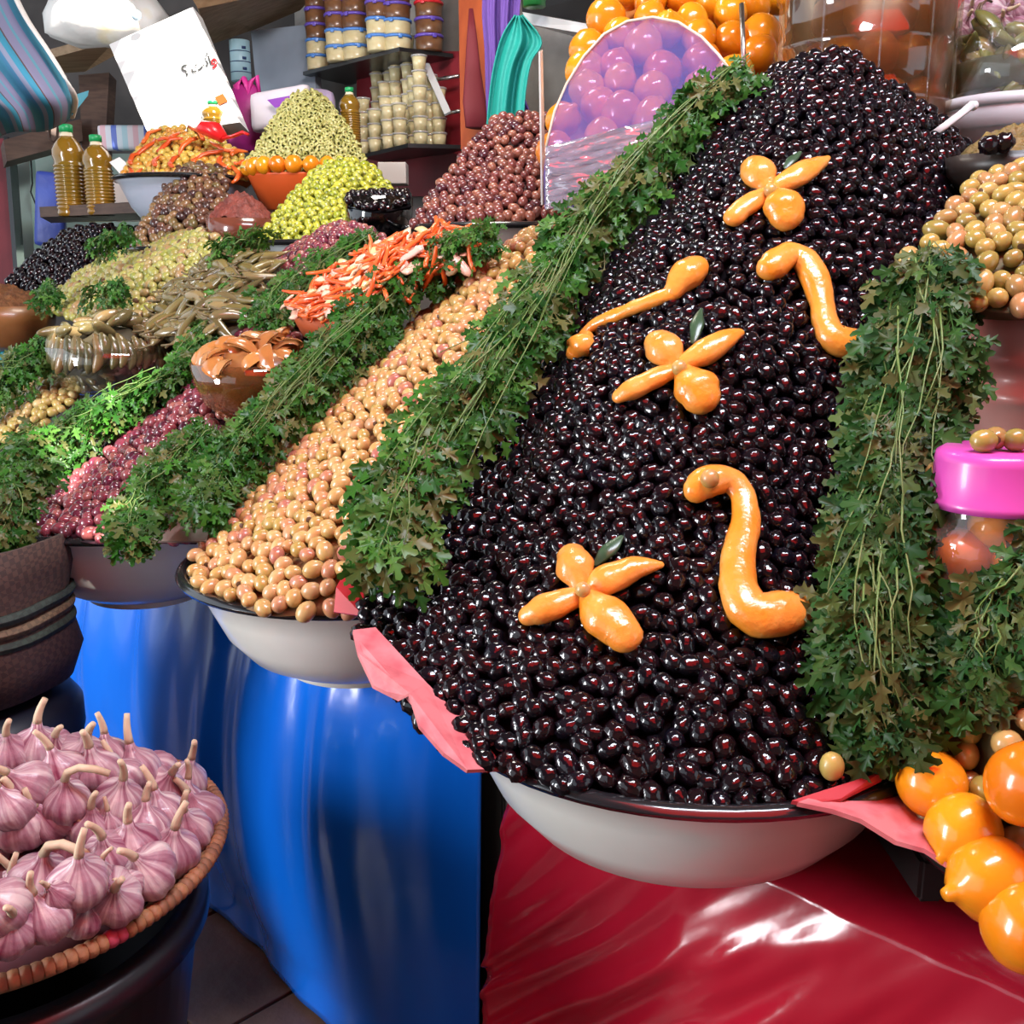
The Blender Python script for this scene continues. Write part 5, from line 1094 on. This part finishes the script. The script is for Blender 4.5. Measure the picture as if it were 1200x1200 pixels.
M_cup = mat('cup_cream', (.70, .62, .36), .3, col2=(.60, .50, .26), nscale=40, coat=.5); M_cuplid = glass_mat('cup_lid', (.95, .95, .92), .12, .1, haze=.3)
cup0 = empty('dip_cup'); ob('cup', mk_mesh('cup', *lathe([(.001, 0), (.018, 0), (.0235, .040), (.001, .040)], 20), M_cup), cup0); ob('lid', mk_mesh('lid', *lathe([(.0235, .039), (.026, .0395), (.026, .0445), (.022, .046), (.001, .0455)], 20), M_cuplid), cup0)
first = [True]
def cups(px, py, n, back=0, bz=0):
    base = onz(px, py, Z2+.001); hz = Vector((base.x, base.y, 0)).normalized(); base = base+hz*back
    for i in range(n):
        o = cup0 if first[0] else copy_tree(cup0); first[0] = False
        o.location = base+Vector((0, 0, .0455*i)); tag(o, 'small clear cup of cream dip stacked on the lower shelf', 'cup', 'cream dip cups')
for px, py, n_, bkk in ((427, 176, 4, .12), (440, 177, 3, .03), (456, 174, 3, .02), (469, 172, 3, .03), (453, 173, 5, .16), (466, 171, 7, .20), (480, 170, 8, .18), (493, 170, 6, .03), (505, 170, 5, .10), (515, 171, 4, .04), (444, 175, 7, .22), (459, 173, 8, .25), (487, 171, 5, .10)):
    cups(px, py, n_, bkk)
thing_mesh('red_board', *slab([onv(418, 60, 2.38), onv(552, 60, 2.38), onv(556, 230, 2.38), onv(418, 230, 2.38)], .02), M_wallred, 'dark red board behind the cup shelf', 'board', smooth=False)
thing_mesh('shelf_strut', *slab([A(494, 74, 3.3), A(503, 74, 3.3), A(528, 130, 3.2), A(521, 134, 3.2)], .008), mat('white_metal', (.6, .6, .6), .4), 'white metal strut beside the cups', 'strut', smooth=False)
for i, (a, b) in enumerate((((512, 93), (538, 89)), ((522, 133), (539, 130)))): thing_mesh('wall_bracket', *tube([A(*a, 3.3), A(b[0], b[1], 3.25)], .006, 8), mat('bracket_steel', (.55, .55, .55), .3, metal=1), ('upper' if i == 0 else 'lower')+' steel bracket on the dark red board', 'bracket')
thing_mesh('orange_post', *slab([A(537, -30, 3.05), A(573, -30, 2.98), A(571, 175, 2.95), A(540, 175, 3.02)], .08), mat('orange_wood', (.42, .085, .02), .5, col2=(.30, .05, .015), nscale=7, stretch=(3, 3, .5)), 'orange painted wooden post beside the hanging aprons', 'post', smooth=False)
thing_mesh('wine_cloth', *tube([A(552, 10, 2.92), A(553, 40, 2.92), A(554, 80, 2.91), A(556, 120, 2.9), A(560, 150, 2.9)], [.006, .014, .022, .034, .04], 12, flat=.3), mat('wine_cloth', (.16, .012, .02), .7), 'narrow wine red cloth hanging on the orange post', 'cloth')
def drape(outline_l, outline_r, D, amp, nf, m, name, label, ph=0):
    n = 24; G = []
    for i in range(n):
        t = i/(n-1); l = cat([Vector((*p, 0)) for p in outline_l], t); r = cat([Vector((*p, 0)) for p in outline_r], t); row = []
        for j in range(30):
            s = j/29; q = l+(r-l)*s; row.append(A(q.x, q.y, D+amp*math.sin(s*nf*PI*2+ph+1.2*t)*(.4+.6*t)+amp*.4*math.sin(s*nf*PI*4.3+ph)))
        G.append(row)
    thing_mesh(name, *thick_grid(G, .003), m, label, 'apron')
M_pur = mat('purple_fabric', (.10, .045, .24), .8); M_teal = mat('teal_fabric', (.0, .24, .20), .7)
drape([(568, -25), (566, 15), (569, 60), (570, 110), (572, 160)], [(612, -25), (608, 10), (606, 60), (612, 110), (634, 160)], 2.55, .02, 2.5, M_pur, 'purple_apron', 'purple apron hanging on the orange post', .5)
drape([(604, 18), (588, 45), (578, 85), (573, 125), (570, 165)], [(612, 18), (634, 48), (622, 72), (615, 110), (612, 165)], 2.48, .022, 1.6, M_teal, 'teal_apron', 'teal apron hanging over the purple one', 0)
thing_mesh('steel_shelf', *slab([A(612, 14, 2.75), A(700, 30, 2.6), A(700, 42, 2.6), A(618, 28, 2.75)], .25), mat('steel_rail', (.55, .56, .57), .35), 'pale metal shelf edge beside the teal apron', 'shelf', smooth=False)
thing_mesh('dark_shelf', *slab([A(610, -10, 2.9), A(720, -10, 2.7), A(720, 30, 2.7), A(612, 14, 2.9)], .02), M_shelf, 'dark shelf back above the pale metal edge', 'shelf', smooth=False)
thing_mesh('green_tin', *tf(lathe([(.001, 0), (.03, 0), (.03, .08), (.001, .08)], 20), Matrix.Translation(A(626, 8, 2.68))), mat('green_tin', (.03, .25, .06), .3), 'green tin on the pale metal shelf', 'tin')
# ================================================================== LEFT REAR
# ledge
ledge_z = 1.375
def lz(px, py): return onz(px, py, ledge_z)
pL = [at(48, 262, 3.15), at(270, 262, 2.75), at(300, 262, 3.1), at(60, 262, 3.5)]
thing_mesh('ledge', *slab([Vector((p.x, p.y, ledge_z)) for p in pL], .03), M_darkwood, 'brown wooden ledge that carries the oil bottles', 'ledge', smooth=False)
M_oil = mat('olive_oil', (.20, .11, .010), .12, .6, col2=(.28, .13, .010), nscale=10, coat=.6); M_cap = mat('green_cap', (.01, .30, .09), .4); M_neck = mat('bottle_neck', (.72, .62, .45), .2, coat=.4)
def bottle(loc, h, r, label, rz=0):
    e = tag(empty('oil_bottle', loc), label, 'bottle'); pr = [(.001, 0), (r*.9, 0), (r, .01)]
    for k in range(12): z = .02+k*h*.042; pr += [(r*.93, z), (r*1.01, z+h*.012), (r*1.01, z+h*.024), (r*.93, z+h*.034)]
    zt = .02+12*h*.042; pr += [(r*.90, zt+h*.03), (r, zt+h*.08), (r*1.0, zt+h*.15), (r*.8, zt+h*.22), (r*.45, zt+h*.30)]
    V, Fs = lathe(pr+[(.001, zt+h*.30)], 26); part('body', *tf((V, Fs), T(loc)), M_oil, e)
    z0 = zt+h*.30; part('neck', *tf(lathe([(r*.62, z0-h*.04), (r*.40, z0+h*.01), (r*.36, z0+h*.06), (.001, z0+h*.06)], 20), T(loc)), M_neck, e)
    part('cap', *tf(lathe([(r*.42, z0+h*.045), (r*.43, z0+h*.12), (r*.36, z0+h*.13), (.001, z0+h*.13)], 20), T(loc)), M_cap, e)
    return e
b1 = at(87, 258, 3.12); bottle(Vector((b1.x, b1.y, ledge_z)), .262, .046, 'taller ribbed bottle of golden oil with a green cap')
b1 = at(120, 258, 3.06); bottle(Vector((b1.x, b1.y, ledge_z)), .222, .042, 'shorter ribbed bottle of golden oil with a green cap')
b1 = at(252, 172, 3.15); bottle(b1, .12, .035, 'oil bottle behind the red scoop')
b1 = at(411, 160, 3.0); bottle(b1-Vector((0, 0, .03)), .155, .030, 'dark oil bottle beside the sliced olive mound')
thing_mesh('cream_jug', *tf(lathe([(.001, 0), (.05, 0), (.058, .03), (.058, .17), (.05, .20), (.03, .215), (.001, .22)], 24), T(Vector((at(112, 250, 3.4).x, at(112, 250, 3.4).y, ledge_z)))), mat('cream_plastic', (.66, .55, .30), .4), 'cream jug standing behind the oil bottles', 'jug')
thing_mesh('white_box', *boxv(Vector((at(150, 225, 3.35).x, at(150, 225, 3.35).y, ledge_z+.065)), .14, .12, .13, bev=.006), mat('foam_white', (.74, .66, .62), .6), 'white foam box between the oil bottles and the grey bowl', 'box', smooth=False)
thing_mesh('white_tray', *slab([A(128, 190, 3.0), A(140, 184, 3.0), A(162, 203, 2.98), A(145, 208, 2.98)], .01), mat('foam_tray', (.72, .68, .66), .5), 'tilted white foam tray leaning on the grey bowl', 'tray', smooth=False)
M_strcloth = mat('stripe_pack', (.5, .55, .6), .6)
def stripes(m, cols, scale, axis='X', distort=0, rot=(0, 0, 0), widths=None, coord='UV'):
    nt = m.node_tree; L = nt.links.new; b = nt.nodes['Principled BSDF']; tc = nd(nt, 'ShaderNodeTexCoord'); mp = nd(nt, 'ShaderNodeMapping'); mp.inputs['Rotation'].default_value = rot; L(tc.outputs[coord], mp.inputs[0])
    sx = nd(nt, 'ShaderNodeSeparateXYZ'); L(mp.outputs[0], sx.inputs[0]); mu = nd(nt, 'ShaderNodeMath', operation='MULTIPLY'); mu.inputs[1].default_value = scale; L(sx.outputs[axis], mu.inputs[0])
    fr = nd(nt, 'ShaderNodeMath', operation='FRACT'); L(mu.outputs[0], fr.inputs[0]); r = nd(nt, 'ShaderNodeValToRGB'); r.color_ramp.interpolation = 'CONSTANT'; el = r.color_ramp.elements
    while len(el) < len(cols): el.new(.5)
    for i, c in enumerate(cols): el[i].position = (widths[i] if widths else i/len(cols)); el[i].color = (*c, 1)
    L(fr.outputs[0], r.inputs[0]); L(r.outputs[0], b.inputs['Base Color'])
def add_uv(o, uvs):
    me = o.data; l = me.uv_layers.new(name='UVMap')
    for lp in me.loops: l.data[lp.index].uv = uvs[lp.vertex_index % len(uvs)]
stripes(M_strcloth, [(.35, .55, .62), (.62, .58, .62), (.62, .40, .45), (.55, .60, .66), (.10, .16, .50), (.5, .6, .66)], 9, 'X', coord='Object')
thing_mesh('striped_packet', *boxv(at(147, 162, 3.5), .17, .06, .08, bev=.012), M_strcloth, 'striped cloth packet behind the grey bowl', 'packet')
thing_mesh('blue_bag', *tf(boxv((0, 0, 0), .10, .05, .25, bev=.015), T(at(60, 246, 3.55), .2, 0, .12)), mat('blue_bag', (.05, .09, .42), .45, col2=(.03, .05, .28), nscale=8, bump=.5, bscale=14), 'crumpled blue plastic bag hanging beside the mint jamb', 'bag')
thing_mesh('black_cable', *tube([A(36, 185, 3.85), A(38, 215, 3.85), A(36, 225, 3.84), A(46, 250, 3.84), A(52, 285, 3.84)], .003, 6), M_rim, 'thin black cable on the mint wall', 'cable')
# striped awning
aw = []; uv = []
edge_c = [Vector((8, -25, 0)), Vector((30, 20, 0)), Vector((58, 62, 0)), Vector((80, 98, 0)), Vector((88, 118, 0)), Vector((84, 138, 0))]
far_c = [Vector((-150, 20, 0)), Vector((-130, 60, 0)), Vector((-110, 95, 0)), Vector((-80, 125, 0)), Vector((-50, 150, 0)), Vector((-30, 175, 0))]
for i in range(26):
    row = []
    for j in range(26):
        a, b = i/25, j/25; e0 = cat(edge_c, a); f0 = cat(far_c, a); q = e0+(f0-e0)*b; row.append(A(q.x, q.y+6*math.sin(b*7), 2.75-.25*b-.15*math.sin(a*PI)+.03*math.sin(b*16+a*3))); uv.append((b, a))
    aw.append(row)
M_str = mat('striped_canvas', (.2, .4, .5), .75)
ao = thing_mesh('striped_awning', *thick_grid(aw, .004), M_str, 'blue and mauve striped canvas awning with a white hem', 'awning'); add_uv(ao, uv)
stripes(M_str, [(.05, .24, .36), (.20, .20, .33), (.11, .30, .40), (.22, .22, .36), (.10, .06, .06), (.04, .26, .40), (.23, .26, .38), (.05, .20, .34)], 3.3, 'X', widths=[0, .2, .36, .42, .6, .63, .78, .9])
part('hem', *tube([A(q.x, q.y, 2.74-.15*math.sin(t*PI)) for t, q in [(k/20, cat(edge_c, k/20)) for k in range(21)]], .008, 6, flat=.5), mat('hem_white', (.75, .72, .68), .6), ao)
part('corner_tab', *slab([A(85, 112, 2.70), A(104, 106, 2.72), A(103, 112, 2.72), A(84, 136, 2.70)], .004), mat('tab_teal', (.05, .26, .34), .7), ao, False)
# wooden shelf, white carton, plastic bag
thing_mesh('plywood_shelf', *slab([A(60, 68, 3.7), A(135, 48, 3.5), A(140, 62, 3.6), A(100, 84, 3.95), A(70, 86, 3.95)], .03), M_wood, 'plywood shelf under the white plastic bag', 'shelf', smooth=False)
thing_mesh('plywood_shelf', *slab([A(214, -20, 3.2), A(380, -20, 3.5), A(352, 12, 3.7), A(300, 34, 3.8), A(248, 52, 3.7), A(232, 10, 3.3)], .03), M_wood, 'long plywood shelf above the blue grey panel', 'shelf', smooth=False)
V, Fs = lathe([(.001, -.09), (.10, -.085), (.19, -.05), (.21, .01), (.17, .07), (.09, .10), (.001, .11)], 40); V = [Vector((v.x, v.y*.6, v.z))*(1+.14*noise.noise(v*11)) for v in V]
thing_mesh('plastic_bag', *tf((V, Fs), T(at(122, 22, 3.5))), mat('bag_white', (.85, .84, .80), .35, col2=(.80, .66, .28), nscale=5, lo=.60, hi=.75, bump=.4, bscale=14), 'white plastic bag bulging on the plywood shelf', 'bag')
cf = [A(128, 52, 3.25), A(226, 8, 3.2), A(281, 143, 3.1)]
_n3 = (cf[1]-cf[0]).cross(cf[2]-cf[0]); _r = ray(175, 160); cf.append(CAM+_r*((cf[0]-CAM).dot(_n3)/_r.dot(_n3)))
carton = thing_mesh('white_carton', *slab(cf, .06), mat('carton_white', (.72, .72, .71), .7), 'tilted white carton with Arabic lettering and an orange square', 'carton', smooth=False)
ux = (cf[1]-cf[0]).normalized(); uy = (cf[0]-cf[3]); uy = (uy-ux*uy.dot(ux)).normalized(); un = ux.cross(uy).normalized()
if un.dot(CAM-cf[0]) < 0: un = -un
def plane_hit(px, py, off=.005):
    r = ray(px, py); t = (cf[2]-CAM).dot(un)/r.dot(un); return CAM+r*t+un*off
def text_part(body, px, py, size, m, parent, name, dirp):
    cu = bpy.data.curves.new('lettering', 'FONT'); cu.body = body; cu.size = 1; cu.offset = .022; tmp = bpy.data.objects.new('lettering', cu); C.objects.link(tmp)
    bpy.context.view_layer.update(); me = bpy.data.meshes.new_from_object(tmp.evaluated_get(bpy.context.evaluated_depsgraph_get())); bpy.data.objects.remove(tmp)
    p0 = plane_hit(px, py); x = (plane_hit(*dirp)-p0).normalized(); y = un.cross(x).normalized()
    if y.z < 0: y = -y
    V = [p0+x*(v.co.x*size)+y*(v.co.y*size) for v in me.vertices]; Fs = [tuple(f.vertices) for f in me.polygons]
    part(name, V, Fs, m, parent, False)
text_part('\u061f', 216, 91, .052, mat('print_grey', (.03, .03, .03), .6), carton, 'lettering', (260, 70))
text_part('\ufe96\ufee7\ufe83', 226, 87, .045, mat('print_grey', (.03, .03, .03), .6), carton, 'lettering', (260, 70))
text_part('\ufeed', 248, 78, .056, mat('print_red', (.22, .004, .008), .6), carton, 'lettering', (290, 58))
part('printed_square', *slab([plane_hit(252.5, 115), plane_hit(262, 110.5), plane_hit(268, 119.5), plane_hit(258, 124)], .001), mat('print_orange', (.40, .07, .005), .6), carton, False)
thing_mesh('blue_button', *tf(lathe([(.001, 0), (.016, 0), (.015, .006), (.001, .008)], 20), T(at(160, 18, 3.18), 0, PI/2)), mat('button_blue', (.45, .58, .68), .4), 'round pale blue knob in front of the white bag', 'knob')
# can, pink bag, packs, panel
can = tag(empty('striped_can', at(283, 95, 3.7)), 'pale blue banded can in front of the dark wall', 'can')
cbz = can.location; part('body', *tf(lathe([(.001, 0), (.036, 0), (.036, .135), (.001, .138)], 24), T(cbz)), mat('can_blue', (.42, .66, .74), .4), can)
for zz in (.025, .060, .095): part('band', *tf(lathe_open([(.0363, zz), (.0368, zz), (.0368, zz+.003), (.0363, zz+.003)], 24), T(cbz)), mat('can_band', (.02, .05, .16), .4), can)
for zz in (.037, .072, .107): part('mark', *boxv(cbz+Vector((.022, -.030, zz)), .014, .004, .009, X=Vector((.8, .6, 0)), Y=Vector((-.6, .8, 0))), mat('can_band', (.02, .05, .16), .4), can)
thing_mesh('metal_sheet', *slab([A(294, 36, 3.78), A(368, 28, 3.6), A(370, 130, 3.6), A(302, 120, 3.78)], .03), mat('blue_grey', (.36, .43, .52), .6, col2=(.28, .34, .42), nscale=5), 'scuffed blue grey panel behind the white packs', 'panel', smooth=False)
bag = tag(empty('pink_bag', at(290, 170, 3.3)), 'magenta bag with knotted handles beside the white carton', 'bag')
M_mag = mat('magenta_bag', (.42, .02, .22), .5, col2=(.25, .015, .14), nscale=9, bump=.4, bscale=12)
V, Fs = lathe([(.001, 0), (.07, 0), (.075, .06), (.07, .14), (.045, .19), (.02, .21)], 26); V = [Vector((v.x, v.y*.55, v.z))*(1+.12*noise.noise(v*16)) for v in V]
part('body', *tf((V, Fs), T(at(291, 178, 3.35))), M_mag, bag)
part('handle', *tube([at(280, 122, 3.3), at(277, 100, 3.3), at(286, 92, 3.3), at(292, 108, 3.29)], [.012, .016, .016, .01], 8, flat=.5), mat('pink_handle', (.72, .04, .34), .5), bag)
part('handle', *tube([at(288, 122, 3.3), at(294, 96, 3.29), at(301, 90, 3.29), at(304, 108, 3.3)], [.012, .016, .018, .01], 8, flat=.5), mat('pink_handle', (.72, .04, .34), .5), bag)
pk = thing_mesh('wrapped_pack', *boxv(at(330, 128, 3.22), .20, .08, .115, X=Vector((.96, -.2, .12)).normalized(), bev=.02), mat('pack_white', (.72, .68, .72), .4, col2=(.62, .56, .66), nscale=10), 'white wrapped pack with a purple print behind the sliced olives', 'pack')
pf = at(322, 122, 3.165)
part('purple_print', *slab([at(313, 117, 3.155), at(340, 112, 3.15), at(336, 124, 3.15), at(322, 126, 3.155)], .001), mat('purple_print', (.25, .05, .42), .5), pk, False)
thing_mesh('lilac_pack', *boxv(at(376, 128, 3.3), .11, .08, .12, X=Vector((.9, -.4, -.15)).normalized(), bev=.03), mat('lilac_pack', (.42, .34, .50), .5), 'lilac wrapped pack leaning beside the dark oil bottle', 'pack')
# orange bin with preserved lemons round the mound of rings
bc = at(358, 208, 2.86); M_bin = mat('orange_bin', (.70, .10, .015), .5)
solid('orange_bin', Vector((bc.x, bc.y, bc.z-.09)), [(.001, 0), (.12, 0), (.155, .085), (.158, .09), (.001, .088)], M_bin, 'orange plastic bin under the mound of sliced olives', 'bin', 44)
for i in range(13):
    a = -PI*1.05+1.1*PI*i/12; o = ob('ring_lemon', LM[i % 3]); o.location = Vector((bc.x+.155*math.cos(a), bc.y+.155*math.sin(a), bc.z+.02)); o.scale = (.68,)*3; o.rotation_euler = (i, i*1.3, i*2); tag(o, 'preserved lemon in the ring around the sliced olive mound', 'lemon', 'lemons around the sliced olives')
thing_mesh('white_carton_small', *boxv(at(461, 204, 2.75), .075, .07, .055, bev=.003), mat('carton_grey', (.40, .36, .32), .7), 'small open white carton beside the orange bin', 'carton', smooth=False)
